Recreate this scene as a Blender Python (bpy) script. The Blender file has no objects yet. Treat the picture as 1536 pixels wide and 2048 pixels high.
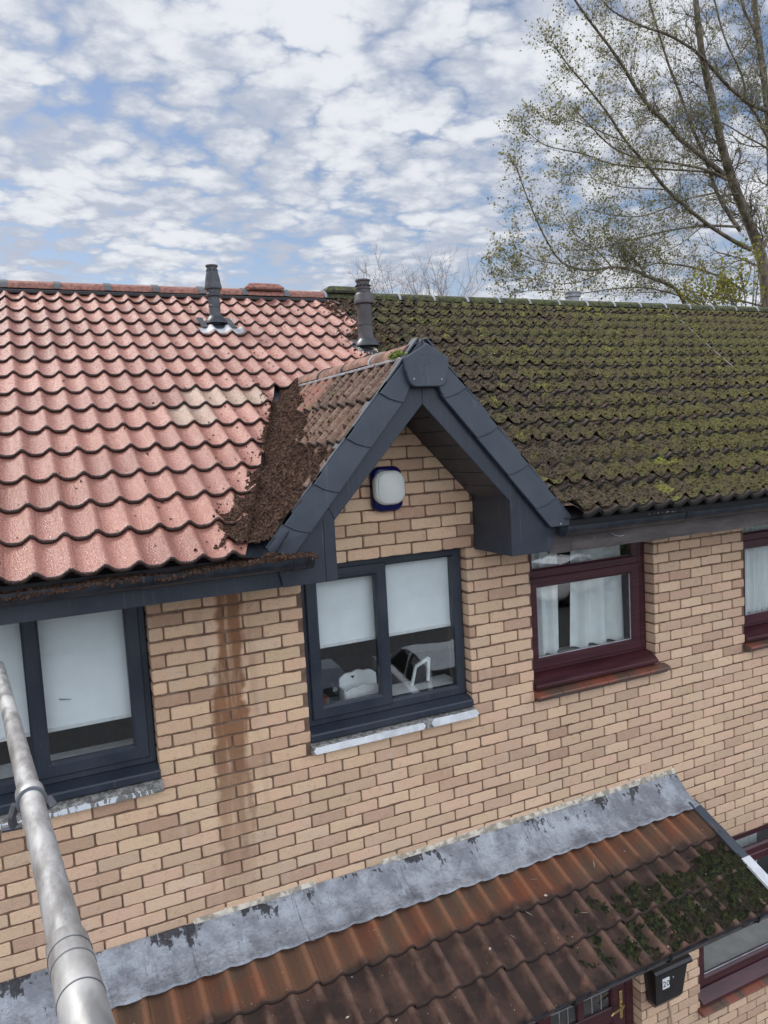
import bpy, bmesh, math, random
import numpy as np
from mathutils import Vector, Matrix, noise as mn

random.seed(7); np.random.seed(7)
C = bpy.context.scene.collection
SC = bpy.context.scene
R = math.radians

# ------------------------------------------------------------------ camera
FPX = 1531.35; CAM = (-1.4256, -4.3206, 1.8742); YAW, PITCH, ROLL = .4393, -.0915, -.0552
def cam_basis():
    cy, sy, cp, sp, cr, sr = math.cos(YAW), math.sin(YAW), math.cos(PITCH), math.sin(PITCH), math.cos(ROLL), math.sin(ROLL)
    f = Vector((sy*cp, cy*cp, sp)); r = Vector((cy, -sy, 0)); u = r.cross(f)
    return cr*r+sr*u, -sr*r+cr*u, f
CR, CU, CF = cam_basis()
cd = bpy.data.cameras.new('camera'); cam = bpy.data.objects.new('camera', cd); C.objects.link(cam)
cd.sensor_fit = 'VERTICAL'; cd.sensor_height = 24; cd.lens = 24*FPX/2048
cd.clip_start = .05; cd.clip_end = 2000
cam.matrix_world = Matrix(((CR.x, CU.x, -CF.x, CAM[0]), (CR.y, CU.y, -CF.y, CAM[1]), (CR.z, CU.z, -CF.z, CAM[2]), (0, 0, 0, 1)))
SC.camera = cam
def atY(u, v, Y):            # a pixel of the photograph on the vertical plane y = Y
    d = CF+CR*((u-768)/FPX)-CU*((v-1024)/FPX); o = Vector(CAM)
    return o+d*((Y-o.y)/d.y)

# ------------------------------------------------------------------ view, sun, sky
SC.view_settings.view_transform = 'Standard'; SC.view_settings.look = 'None'
SC.view_settings.exposure = 0.42; SC.view_settings.gamma = 1.0
SUN_EL, SUN_AZ = R(50), R(322)       # azimuth clockwise from +Y (north): behind the roof to the left
sl = bpy.data.lights.new('sun', 'SUN'); sl.energy = 2.5; sl.angle = R(14); sl.color = (1, .965, .91)
so = bpy.data.objects.new('sun', sl); C.objects.link(so)
sd = Vector((math.sin(SUN_AZ)*math.cos(SUN_EL), math.cos(SUN_AZ)*math.cos(SUN_EL), math.sin(SUN_EL)))
so.rotation_euler = sd.to_track_quat('Z', 'Y').to_euler(); so.location = (0, -6, 12)

class NT:
    """small wrapper for writing node graphs"""
    def __init__(s, tree): s.t = tree; s.t.nodes.clear()
    def n(s, typ, inp=None, **kw):
        nd = s.t.nodes.new(typ)
        for k, v in kw.items(): setattr(nd, k, v)
        for k, v in (inp or {}).items(): s.put(nd.inputs[k], v)
        return nd
    def put(s, sock, v):
        if isinstance(v, bpy.types.NodeSocket): s.t.links.new(v, sock)
        elif isinstance(v, bpy.types.Node): s.t.links.new(v.outputs[0], sock)
        else:
            if sock.type == 'RGBA' and len(v) == 3: v = (*v, 1)
            sock.default_value = v
    def m(s, op, a, b=0.0, c=None, clamp=False):
        nd = s.n('ShaderNodeMath', operation=op, use_clamp=clamp); s.put(nd.inputs[0], a); s.put(nd.inputs[1], b)
        if c is not None: s.put(nd.inputs[2], c)
        return nd.outputs[0]
    def mix(s, f, a, b, mode='MIX'):
        nd = s.n('ShaderNodeMix', data_type='RGBA', blend_type=mode)
        s.put(nd.inputs[0], f); s.put(nd.inputs[6], a); s.put(nd.inputs[7], b); return nd.outputs[2]
    def noise(s, v, scale, detail=4, rough=.55, dist=0.0, out=0):
        nd = s.n('ShaderNodeTexNoise', {'Vector': v, 'Scale': scale, 'Detail': detail, 'Roughness': rough, 'Distortion': dist}); return nd.outputs[out]
    def vor(s, v, scale, feat='F1', out=0, rnd=1.0):
        nd = s.n('ShaderNodeTexVoronoi', {'Vector': v, 'Scale': scale, 'Randomness': rnd}, feature=feat); return nd.outputs[out]
    def ss(s, x, a, b, lo=0.0, hi=1.0):
        nd = s.n('ShaderNodeMapRange', {0: x, 1: a, 2: b, 3: lo, 4: hi}, interpolation_type='SMOOTHSTEP'); return nd.outputs[0]
    def scale(s, v, k):
        nd = s.n('ShaderNodeVectorMath', operation='MULTIPLY'); s.put(nd.inputs[0], v); nd.inputs[1].default_value = k; return nd.outputs[0]
    def bump(s, h, strength=.5, dist=.01, normal=None):
        i = {'Height': h, 'Strength': strength, 'Distance': dist}
        if normal is not None: i['Normal'] = normal
        return s.n('ShaderNodeBump', i).outputs[0]

w = bpy.data.worlds.new('World'); SC.world = w; w.use_nodes = True
q = NT(w.node_tree)
sky = q.n('ShaderNodeTexSky', sky_type='NISHITA', sun_disc=False, sun_elevation=SUN_EL, sun_rotation=SUN_AZ, air_density=1.0, dust_density=.6, ozone_density=1.6)
tc = q.n('ShaderNodeTexCoord').outputs['Generated']
sx = q.n('ShaderNodeSeparateXYZ', {0: tc})
zz = q.m('MAXIMUM', q.m('ADD', sx.outputs[2], .16), .05)
px_, py_ = q.m('DIVIDE', sx.outputs[0], zz), q.m('DIVIDE', sx.outputs[1], zz)
pv = q.n('ShaderNodeCombineXYZ', {0: px_, 1: py_, 2: 0.37}).outputs[0]
pv = q.scale(pv, (.92, 1.0, 1))
big = q.noise(pv, 2.3, 4, .55)
wn_ = q.n('ShaderNodeTexNoise', {'Vector': pv, 'Scale': 3.6, 'Detail': 5, 'Roughness': .6}).outputs['Color']
wv_ = q.n('ShaderNodeVectorMath', operation='MULTIPLY_ADD'); q.put(wv_.inputs[0], wn_); wv_.inputs[1].default_value = (.30, .30, .30); q.put(wv_.inputs[2], pv)
cell = q.n('ShaderNodeTexVoronoi', {'Vector': wv_.outputs[0], 'Scale': 12.0}, feature='F1').outputs[0]
puff = q.noise(pv, 9.5, 8, .60, .25)
fine = q.noise(pv, 26.0, 5, .6, .3)
cl = q.m('SUBTRACT', 1.0, q.m('MULTIPLY', q.m('MULTIPLY', cell, cell), 1.5))
dens = q.m('ADD', q.m('ADD', q.m('MULTIPLY', big, .95), q.m('MULTIPLY', cl, .34)), q.m('ADD', q.m('MULTIPLY', puff, .40), q.m('MULTIPLY', fine, .10)))
mask = q.ss(dens, .60, .94)
hor = q.ss(sx.outputs[2], .30, .05)
mask = q.m('MAXIMUM', mask, q.m('MULTIPLY', hor, q.ss(dens, .55, .80, .55, 1.0)), clamp=True)
shade = q.ss(q.m('ADD', dens, q.m('ADD', q.m('MULTIPLY', q.m('SUBTRACT', q.noise(pv, 3.1, 5, .6, .3), .5), 1.1), q.m('MULTIPLY', q.m('SUBTRACT', q.noise(pv, 12, 5, .65, .3), .5), .7))), .76, 1.22)
ccol = q.mix(shade, (.50, .55, .66), (.83, .86, .91))
back = q.ss(sx.outputs[1], .35, -.6, .92, 2.45)     # added brightness in the unseen sky behind the camera, to light the front wall
bg1 = q.n('ShaderNodeBackground', {'Color': q.mix(1.0, sky.outputs[0], (1.16, 1.08, 1.05), 'MULTIPLY'), 'Strength': .084})
bg2 = q.n('ShaderNodeBackground', {'Color': ccol, 'Strength': q.m('MULTIPLY', back, .80)})
ms = q.n('ShaderNodeMixShader', {0: mask, 1: bg1.outputs[0], 2: bg2.outputs[0]})
q.n('ShaderNodeOutputWorld', {0: ms.outputs[0]})

# ------------------------------------------------------------------ materials
def mat(name, fn):
    m = bpy.data.materials.new(name); m.use_nodes = True; q = NT(m.node_tree)
    pos = q.n('ShaderNodeNewGeometry').outputs['Position']
    r = fn(q, pos)
    if isinstance(r, dict):
        nrm = r.pop('N', None); b = q.n('ShaderNodeBsdfPrincipled', {'Base Color': r.pop('c'), 'Roughness': r.pop('r', .6)})
        if nrm is not None: q.put(b.inputs['Normal'], nrm)
        for k, v in r.items(): q.put(b.inputs[k], v)
        r = b
    q.n('ShaderNodeOutputMaterial', {0: r.outputs[0]})
    return m
def plain(name, col, rough=.5, bump=0.0, bs=60, var=.12, **kw):
    def f(q, p):
        n = q.noise(p, 9, 5, .6); k = q.ss(n, .3, .7, 1-var, 1+var)
        c = q.mix(1.0, col, q.n('ShaderNodeCombineXYZ', {0: k, 1: k, 2: k}).outputs[0], 'MULTIPLY')
        d = dict(c=c, r=rough, **kw)
        if bump: d['N'] = q.bump(q.noise(p, bs, 4, .6), bump, .004)
        return d
    return mat(name, f)

def f_brick(q, p):
    at = q.n('ShaderNodeAttribute', attribute_name='tint').outputs['Vector']; s = q.n('ShaderNodeSeparateXYZ', {0: at})
    c = q.mix(s.outputs[0], (.72, .51, .315), (.69, .445, .295))
    c = q.mix(q.ss(s.outputs[1], .78, 1.0), c, (.50, .31, .20))
    c = q.mix(q.ss(s.outputs[1], .16, .0), c, (.70, .50, .33))
    sp = q.n('ShaderNodeSeparateXYZ', {0: p})
    low = q.ss(q.m('ADD', sp.outputs[2], q.m('MULTIPLY', q.noise(p, 1.3, 3), .5)), .35, -.35)
    right = q.ss(sp.outputs[0], .2, 2.2)
    c = q.mix(q.m('MULTIPLY', q.m('MAXIMUM', low, right), .45), c, q.mix(.5, c, (.66, .47, .37)))
    sand = q.noise(p, 130, 4, .75); blot = q.noise(p, 22, 6, .7)
    c = q.mix(q.ss(blot, .54, .70, 0, .42), c, (.38, .22, .15))
    c = q.mix(q.ss(blot, .44, .30, 0, .35), c, (.80, .62, .44))
    c = q.mix(q.ss(sand, .56, .68, 0, .50), c, (.28, .17, .11))
    c = q.mix(q.ss(q.vor(p, 75), .16, .05, 0, .7), c, (.16, .10, .075))
    # rain-water stain running down from the leaking gutter joint
    z = sp.outputs[2]; x = sp.outputs[0]
    zt = q.ss(z, 1.05, .1)
    wob = q.m('MULTIPLY', q.m('SUBTRACT', q.noise(q.scale(p, (2, 0, 6)), 1.0, 3), .5), .16)
    xc = q.m('ADD', q.m('ADD', -.415, q.m('MULTIPLY', zt, -.045)), wob)
    wd = q.m('ADD', .070, q.m('MULTIPLY', zt, .030))
    dst = q.m('SUBTRACT', q.m('ABSOLUTE', q.m('SUBTRACT', x, xc)), wd)
    st = q.ss(dst, .018, -.022)
    st = q.m('MULTIPLY', st, q.m('MULTIPLY', q.ss(z, -.85, .35, .10, 1.0), q.ss(q.noise(q.scale(p, (22, 1, 2.4)), 1.0, 4, .6), .30, .52, .45, 1.0)))
    st2 = q.m('MULTIPLY', q.ss(q.m('ABSOLUTE', q.m('SUBTRACT', x, xc)), .36, .05), q.ss(q.noise(q.scale(p, (9, 1, 1.2)), 1.0, 4), .5, .7, 0, .38))
    c = q.mix(q.m('MULTIPLY', st, .85), c, (.20, .072, .024))
    c = q.mix(st2, c, (.30, .17, .10))
    vv = q.ss(s.outputs[2], 0, 1, .88, 1.09); c = q.mix(1.0, c, q.n('ShaderNodeCombineXYZ', {0: vv, 1: vv, 2: vv}).outputs[0], 'MULTIPLY')
    # grime below sills
    g = q.m('MULTIPLY', q.ss(q.noise(q.scale(p, (10, 1, 2)), 1.0, 4), .56, .72), .30)
    c = q.mix(g, c, (.62, .50, .40))
    h = q.m('ADD', q.m('MULTIPLY', q.noise(p, 120, 4, .7), .7), q.m('MULTIPLY', q.noise(p, 34, 3, .6), .8))
    return dict(c=c, r=.9, N=q.bump(h, .9, .007))
M = {}
M['brick'] = mat('brick', f_brick)
def f_mortar(q, p):
    c = q.mix(q.ss(q.noise(p, 8, 5, .6), .35, .7), (.14, .085, .055), (.25, .165, .115))
    return dict(c=c, r=.95, N=q.bump(q.noise(p, 160, 4, .7), .8, .004))
M['mortar'] = mat('mortar', f_mortar)

def f_redtile(q, p):
    at = q.n('ShaderNodeAttribute', attribute_name='tint').outputs['Vector']; s = q.n('ShaderNodeSeparateXYZ', {0: at})
    c = q.mix(s.outputs[0], (.22, .080, .060), (.40, .172, .130))
    c = q.mix(q.ss(s.outputs[2], .5, .6, 0, .62), c, (.40, .36, .27))
    gr = q.noise(p, 150, 4, .75)
    c = q.mix(q.ss(gr, .49, .63), c, q.mix(s.outputs[0], (.44, .235, .185), (.55, .31, .245)))
    c = q.mix(q.ss(q.noise(p, 100, 4, .75), .55, .64, 0, .65), c, (.20, .085, .055))
    c = q.mix(q.ss(q.noise(p, 2.2, 4, .6), .45, .70, 0, .45), c, (.36, .15, .105))
    c = q.mix(q.ss(q.noise(q.scale(p, (11, 3, 3)), 1, 4, .6), .52, .70, 0, .40), c, (.26, .11, .08))
    c = q.mix(q.ss(q.noise(p, 6, 5, .7), .60, .78, 0, .45), c, (.62, .45, .36))
    # scattered moss crumbs, denser towards the valley by the dormer and the neighbour's side
    sp = q.n('ShaderNodeSeparateXYZ', {0: p})
    near = q.ss(q.m('SUBTRACT', sp.outputs[0], q.m('MULTIPLY', sp.outputs[1], .40)), -1.6, .5)
    cr = q.m('MULTIPLY', q.ss(q.noise(p, 55, 3, .6), q.m('SUBTRACT', .80, q.m('MULTIPLY', near, .13)), .82), .85)
    c = q.mix(cr, c, (.045, .025, .015))
    # front edge of each tile: dark lichen, with the riser's shade put into the colour
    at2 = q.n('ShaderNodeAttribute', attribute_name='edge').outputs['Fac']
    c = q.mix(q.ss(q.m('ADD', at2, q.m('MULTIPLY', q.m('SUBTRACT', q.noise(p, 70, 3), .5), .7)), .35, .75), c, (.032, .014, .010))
    h = q.m('ADD', q.m('MULTIPLY', q.noise(p, 190, 3, .7), .7), q.m('MULTIPLY', q.vor(p, 110), .9))
    return dict(c=c, r=q.ss(q.noise(p, 60, 3), .35, .7, .24, .46), N=q.bump(h, .8, .005))
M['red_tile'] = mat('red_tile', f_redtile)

def f_oldtile(q, p):
    at = q.n('ShaderNodeAttribute', attribute_name='tint').outputs['Vector']; s = q.n('ShaderNodeSeparateXYZ', {0: at})
    c = q.mix(s.outputs[0], (.060, .042, .032), (.10, .068, .050))
    c = q.mix(q.ss(q.noise(p, 7, 6, .65), .56, .74), c, (.13, .085, .065))
    c = q.mix(q.m('MULTIPLY', q.ss(s.outputs[2], .93, .97), .6), c, (.24, .115, .085))
    c = q.mix(q.ss(q.noise(p, 80, 3, .7), .58, .66, 0, .6), c, (.035, .024, .018))
    c = q.mix(q.ss(q.noise(p, 40, 4, .7), .66, .73, 0, .6), c, (.32, .27, .20))
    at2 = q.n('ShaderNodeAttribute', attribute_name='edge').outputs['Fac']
    c = q.mix(q.ss(at2, .03, .35), c, (.012, .010, .007))  # near-black riser and lip: lichen colour with painted-in shade
    return dict(c=c, r=.85, N=q.bump(q.m('ADD', q.noise(p, 150, 4, .7), q.m('MULTIPLY', q.noise(p, 30, 4, .6), .7)), .8, .006))
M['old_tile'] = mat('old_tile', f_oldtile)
def f_dormtile(q, p):
    at = q.n('ShaderNodeAttribute', attribute_name='tint').outputs['Vector']; s = q.n('ShaderNodeSeparateXYZ', {0: at})
    c = q.mix(s.outputs[0], (.085, .045, .030), (.17, .088, .060))
    c = q.mix(q.ss(s.outputs[2], .85, .95), c, (.30, .12, .085))
    hi = s.outputs[1]
    c = q.mix(q.m('MULTIPLY', q.ss(q.noise(p, 34, 5, .7), .44, .60), q.ss(hi, .15, .7, .15, .85)), c, (.22, .155, .115))
    c = q.mix(q.ss(q.m('ADD', q.noise(p, 60, 4, .7), q.ss(hi, .45, .0, 0, .16)), .56, .64, 0, .9), c, (.040, .024, .016))
    c = q.mix(q.ss(q.noise(p, 9, 4, .6), .58, .66, 0, .6), c, (.13, .13, .04))
    at2 = q.n('ShaderNodeAttribute', attribute_name='edge').outputs['Fac']
    c = q.mix(q.ss(at2, .30, .70), c, (.02, .013, .01))
    return dict(c=c, r=.85, N=q.bump(q.m('ADD', q.noise(p, 150, 4, .7), q.m('MULTIPLY', q.noise(p, 40, 4, .6), .8)), .9, .007))
M['dormer_tile'] = mat('dormer_tile', f_dormtile)

def f_porchtile(q, p):
    at = q.n('ShaderNodeAttribute', attribute_name='tint').outputs['Vector']; s = q.n('ShaderNodeSeparateXYZ', {0: at})
    sp = q.n('ShaderNodeSeparateXYZ', {0: p})
    n1 = q.noise(p, 3.1, 5, .6)
    up = q.ss(q.m('ADD', sp.outputs[1], q.m('MULTIPLY', q.m('SUBTRACT', n1, .5), .16)), -.47, -.40)      # top course is the orange one
    org = q.mix(q.ss(q.noise(p, 2.6, 4, .55), .40, .60), (.22, .070, .030), (.135, .080, .045))
    org = q.mix(q.ss(q.noise(q.scale(p, (9, 1.5, 1.5)), 1, 4, .6), .48, .68, 0, .75), org, (.10, .055, .03))
    org = q.mix(q.ss(s.outputs[0], .6, .9, 0, .7), org, (.17, .085, .045))
    brn = q.mix(q.ss(q.noise(p, 6, 6, .65), .40, .66), (.038, .019, .013), (.125, .062, .040))
    brn = q.mix(q.ss(q.noise(p, 3.3, 4, .6), .60, .72, 0, .7), brn, (.30, .13, .08))
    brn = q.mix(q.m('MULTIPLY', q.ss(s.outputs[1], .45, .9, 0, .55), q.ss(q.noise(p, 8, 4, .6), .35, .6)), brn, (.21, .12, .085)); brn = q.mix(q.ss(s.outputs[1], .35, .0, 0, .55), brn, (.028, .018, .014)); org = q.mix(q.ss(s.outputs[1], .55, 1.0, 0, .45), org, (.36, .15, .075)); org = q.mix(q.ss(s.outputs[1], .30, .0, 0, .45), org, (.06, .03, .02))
    c = q.mix(up, brn, org)
    c = q.mix(q.ss(q.noise(p, 60, 4, .7), .55, .70, 0, .5), c, (.05, .03, .02))
    c = q.mix(q.m('MULTIPLY', q.ss(q.noise(p, 70, 2, .5), .71, .75), q.ss(q.noise(p, 3, 2), .45, .6)), c, (.42, .38, .26))
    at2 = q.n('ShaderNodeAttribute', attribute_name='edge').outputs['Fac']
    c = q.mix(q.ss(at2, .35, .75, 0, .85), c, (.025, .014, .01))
    return dict(c=c, r=.8, N=q.bump(q.m('ADD', q.noise(p, 170, 4, .7), q.m('MULTIPLY', q.noise(p, 36, 4, .6), .6)), .6, .005))
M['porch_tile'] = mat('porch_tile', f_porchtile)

def f_moss(q, p):
    big = q.noise(p, 1.2, 4, .6); md = q.noise(p, 7, 5, .65); fn = q.noise(p, 48, 5, .7)
    c = q.mix(q.ss(fn, .36, .66), (.024, .016, .009), (.105, .074, .044))
    grn = q.mix(q.ss(q.noise(p, 60, 4, .7), .35, .65), (.033, .033, .009), (.142, .130, .033))
    sp = q.n('ShaderNodeSeparateXYZ', {0: p})
    bias = q.ss(sp.outputs[0], 1.2, 4.2, -.10, .05)
    lip = q.n('ShaderNodeAttribute', attribute_name='edge').outputs['Fac']
    gm = q.ss(q.m('ADD', q.m('ADD', q.m('ADD', q.m('MULTIPLY', md, .6), q.m('MULTIPLY', big, .45)), bias), q.m('MULTIPLY', lip, .07)), .43, .63)
    c = q.mix(q.m('MULTIPLY', gm, .85), c, grn)
    yl = q.ss(q.m('ADD', q.m('MULTIPLY', q.noise(p, 3.4, 4, .6), .9), q.m('MULTIPLY', fn, .15)), .62, .72)
    c = q.mix(q.m('MULTIPLY', q.m('MULTIPLY', yl, q.ss(fn, .35, .6)), .7), c, (.26, .27, .04))
    c = q.mix(q.ss(q.noise(p, 9, 5, .7), .64, .72, 0, .7), c, (.16, .10, .075))
    return dict(c=c, r=1.0, N=q.bump(q.m('ADD', q.noise(p, 130, 5, .75), q.noise(p, 45, 4, .7)), 1.0, .012))
M['moss'] = mat('moss', f_moss)
def f_darkmoss(q, p):
    c = q.mix(q.ss(q.noise(p, 30, 5, .7), .4, .66), (.012, .014, .005), (.070, .082, .018))
    c = q.mix(q.ss(q.noise(p, 11, 4, .6), .48, .62, 0, .85), c, (.050, .032, .020))
    return dict(c=c, r=1.0, N=q.bump(q.m('ADD', q.noise(p, 130, 5, .75), q.noise(p, 45, 4, .7)), 1.0, .012))
M['dark_moss'] = mat('dark_moss', f_darkmoss)
def f_debris(q, p):
    c = q.mix(q.ss(q.noise(p, 60, 5, .7), .36, .66), (.036, .017, .010), (.175, .092, .056))
    c = q.mix(q.ss(q.noise(p, 14, 4, .6), .58, .70, 0, .5), c, (.17, .105, .065))
    return dict(c=c, r=1.0, N=q.bump(q.m('ADD', q.noise(p, 140, 5, .8), q.noise(p, 50, 4, .7)), 1.0, .012))
M['debris'] = mat('debris', f_debris)

def f_upvc(q, p):
    n = q.noise(p, 3, 4, .6); sc = q.noise(q.scale(p, (60, 60, 3)), 1, 3)
    c = q.mix(q.ss(n, .35, .7), (.020, .027, .040), (.028, .036, .050))
    c = q.mix(q.ss(q.noise(p, 110, 2, .5), .74, .77, 0, .5), c, (.30, .30, .30))
    c = q.mix(q.ss(sc, .58, .76, 0, .40), c, (.075, .080, .088))
    c = q.mix(q.ss(q.noise(q.scale(p, (40, 40, 1.2)), 1, 3), .66, .74, 0, .35), c, (.15, .15, .15))
    return dict(c=c, r=q.ss(n, .3, .7, .30, .52), N=q.bump(q.m('ADD', q.noise(p, 320, 2), q.m('MULTIPLY', q.noise(p, 4, 2), 6.0)), .12, .002))
M['anthracite'] = mat('anthracite_upvc', f_upvc)
def f_verge(q, p):
    n = q.noise(p, 5, 5, .6)
    c = q.mix(q.ss(n, .35, .7), (.044, .056, .074), (.058, .070, .088))
    c = q.mix(q.ss(q.noise(p, 55, 3, .6), .70, .76, 0, .7), c, (.03, .02, .015))
    c = q.mix(q.ss(q.noise(q.scale(p, (16, 16, 2.5)), 1, 4, .6), .58, .72, 0, .35), c, (.11, .12, .13))
    return dict(c=c, r=.5, N=q.bump(q.noise(p, 90, 3), .08, .002))
M['verge'] = mat('verge_plastic', f_verge)
M['mortar_line'] = plain('verge_dust', (.42, .38, .33), .9, .6)
def f_gut(q, p):
    n = q.noise(p, 12, 5, .65)
    c = q.mix(q.ss(n, .35, .7), (.014, .018, .024), (.035, .040, .048))
    c = q.mix(q.ss(q.noise(q.scale(p, (22, 22, 8)), 1, 4), .62, .74, 0, .4), c, (.13, .13, .12))
    return dict(c=c, r=.38, N=q.bump(n, .1, .003))
M['gutter'] = mat('black_gutter', f_gut)
def f_oldfascia(q, p):
    c = q.mix(q.ss(q.noise(q.scale(p, (3, 3, 14)), 1, 5, .6), .35, .7), (.070, .058, .055), (.135, .115, .105))
    c = q.mix(q.ss(q.noise(p, 14, 5, .7), .62, .74, 0, .8), c, (.23, .21, .19))
    return dict(c=c, r=.75, N=q.bump(q.noise(p, 18, 5, .6), .5, .008))
M['old_fascia'] = mat('weathered_fascia', f_oldfascia)
def f_maroon(q, p):
    c = q.mix(q.ss(q.noise(q.scale(p, (2, 2, 50)), 1, 4, .6), .3, .7), (.038, .010, .014), (.075, .020, .026))
    return dict(c=c, r=.33, N=q.bump(q.noise(q.scale(p, (3, 3, 90)), 1, 3), .1, .002))
M['maroon'] = mat('maroon_upvc', f_maroon)
def f_lead(q, p):
    sp = q.n('ShaderNodeSeparateXYZ', {0: p})
    c = q.mix(q.ss(q.noise(p, 6, 6, .65), .36, .64), (.19, .20, .22), (.37, .39, .42))
    strk = q.noise(q.scale(p, (26, 3, 3)), 1, 5, .7)
    top = q.ss(sp.outputs[2], -.965, -.835)
    tn = q.m('MULTIPLY', top, q.ss(q.noise(q.scale(p, (1, 1, 1)), 4.5, 4, .65), .42, .62))
    c = q.mix(q.ss(q.m('ADD', q.m('ADD', q.m('MULTIPLY', strk, .6), q.m('MULTIPLY', q.noise(p, 30, 4, .7), .4)), q.m('MULTIPLY', tn, .26)), .64, .70, 0, .92), c, (.022, .020, .022))
    c = q.mix(q.ss(q.noise(p, 52, 3, .6), .66, .70, 0, .75), c, (.04, .035, .035))
    c = q.mix(q.ss(q.noise(q.scale(p, (14, 5, 5)), 1, 4), .60, .72, 0, .5), c, (.50, .53, .57))
    c = q.mix(q.ss(q.noise(q.scale(p, (48, 4, 4)), 1, 5, .7), .57, .68, 0, .5), c, (.13, .14, .16))
    return dict(c=c, r=.5, Metallic=.25, N=q.bump(q.m('ADD', q.m('ADD', q.noise(p, 9, 4, .6), q.m('MULTIPLY', q.noise(q.scale(p, (22, 4, 4)), 1, 3), .5)), q.m('MULTIPLY', q.noise(p, 60, 3), .25)), .75, .03))
M['lead'] = mat('lead_sheet', f_lead)
def f_pointing(q, p):
    c = q.mix(q.ss(q.noise(p, 18, 4, .6), .40, .60), (.30, .27, .21), (.66, .60, .50))
    return dict(c=c, r=.95, N=q.bump(q.noise(p, 90, 4), .8, .006))
M['pointing'] = mat('cream_pointing', f_pointing)
def f_galv(q, p):
    v = q.scale(p, (1, .25, 1))
    c = q.mix(q.ss(q.noise(v, 30, 5, .65), .36, .66), (.25, .245, .24), (.45, .45, .45))
    c = q.mix(q.ss(q.noise(p, 60, 4, .7), .62, .72, 0, .5), c, (.24, .22, .20))
    c = q.mix(q.ss(q.noise(v, 9, 3), .6, .72, 0, .5), c, (.58, .58, .57))
    return dict(c=c, r=q.ss(q.noise(v, 18, 4), .3, .7, .36, .62), Metallic=.55, N=q.bump(q.noise(v, 60, 4), .15, .002))
M['galv'] = mat('galvanised_steel', f_galv)
M['galv_dark'] = plain('forged_steel', (.13, .13, .14), .5, .3, Metallic=.6)
M['rubber'] = plain('grey_band', (.11, .12, .13), .6)
M['flue'] = plain('flue_plastic', (.050, .055, .062), .42, .1, var=.3)
M['flue_brown'] = plain('flue_plastic_brown', (.062, .055, .055), .5, .1, var=.3)
M['ridge_red'] = mat('ridge_red', lambda q, p: dict(c=q.mix(q.ss(q.noise(p, 30, 5, .7), .36, .64), (.155, .062, .045), (.34, .15, .11)), r=.7, N=q.bump(q.noise(p, 150, 4), .6, .003)))
M['ridge_union'] = plain('ridge_union', (.11, .115, .12), .6)
def f_ridgemoss(q, p):
    c = q.mix(q.ss(q.noise(p, 22, 5, .7), .42, .62), (.040, .035, .026), (.10, .115, .03))
    return dict(c=c, r=.95, N=q.bump(q.noise(p, 80, 5, .7), 1.0, .01))
M['ridge_moss'] = mat('ridge_mossy', f_ridgemoss)
M['ridge_dark'] = plain('ridge_dark', (.028, .028, .03), .7)
M['strap'] = plain('grey_strap', (.30, .31, .33), .55, var=.3)
M['white_paint'] = plain('white_paint', (.70, .72, .73), .6, .3, 90, .15)
def f_stone(q, p):
    at = q.n('ShaderNodeSeparateXYZ', {0: p})
    c = q.mix(q.ss(q.noise(p, 40, 5, .7), .40, .62), (.12, .115, .105), (.34, .33, .31))
    return dict(c=c, r=.9, N=q.bump(q.noise(p, 120, 4), .6, .004))
M['apron'] = plain('apron_grey', (.42, .43, .44), .6, .3, 60, .35)
M['stone'] = mat('weathered_concrete', f_stone)
def f_flake(q, p):
    k = q.ss(q.noise(q.scale(p, (34, 6, 9)), 1, 4, .6), .46, .50)
    c = q.mix(k, (.20, .195, .18), (.66, .69, .71))
    return dict(c=c, r=.75, N=q.bump(k, .5, .002))
M['flaking'] = mat('flaking_white_paint', f_flake)
def f_quarry(q, p):
    c = q.mix(q.ss(q.noise(q.scale(p, (4.6, 1, 1)), 1, 2, .4), .42, .58), (.24, .075, .045), (.12, .070, .050))
    c = q.mix(q.ss(q.noise(p, 60, 4), .64, .70, 0, .5), c, (.35, .24, .18))
    return dict(c=c, r=.45, N=q.bump(q.noise(p, 40, 4), .2, .003))
M['quarry'] = mat('quarry_tile', f_quarry)
M['blind'] = plain('blind_fabric', (.92, .93, .93), .8, .1, 300, .03)
M['curtain'] = plain('curtain', (.84, .86, .84), .9, .1, 200, .06)
M['room'] = plain('room_wall', (.10, .095, .09), .9)
M['room_light'] = plain('room_wall_light', (.45, .43, .40), .9)
M['white_item'] = plain('white_item', (.75, .75, .74), .5)
M['dark_item'] = plain('dark_item', (.03, .03, .035), .6)
M['terracotta'] = plain('terracotta', (.30, .07, .04), .7)
M['alarm_white'] = mat('alarm_white', lambda q, p: dict(c=(.74, .76, .70), r=.32))
M['alarm_blue'] = mat('alarm_blue', lambda q, p: dict(c=(.006, .006, .075), r=.25))
M['black_metal'] = plain('black_metal', (.012, .012, .013), .32, .1, var=.3)
M['black_ink'] = plain('black_ink', (.01, .01, .01), .6)
M['label'] = plain('white_label', (.78, .78, .78), .5)
M['brass'] = mat('brass', lambda q, p: dict(c=(.70, .52, .24), r=.25, Metallic=1.0))
M['cable'] = plain('cable', (.22, .21, .20), .6)
M['asphalt'] = plain('asphalt', (.055, .055, .058), .85, .6, 60, .25)
M['paving'] = plain('paving', (.30, .28, .26), .85, .4, 20, .2)
M['hedge'] = plain('hedge_leaf', (.040, .050, .020), .8, var=.5)
M['soil'] = plain('soil', (.05, .04, .03), 1.0, .8, 20, .3)
M['car_silver'] = mat('car_silver', lambda q, p: dict(c=(.50, .52, .54), r=.25, Metallic=.7))
M['car_white'] = mat('car_white', lambda q, p: dict(c=(.78, .79, .80), r=.2))
M['car_blue'] = mat('car_blue', lambda q, p: dict(c=(.02, .035, .07), r=.2))
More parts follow.
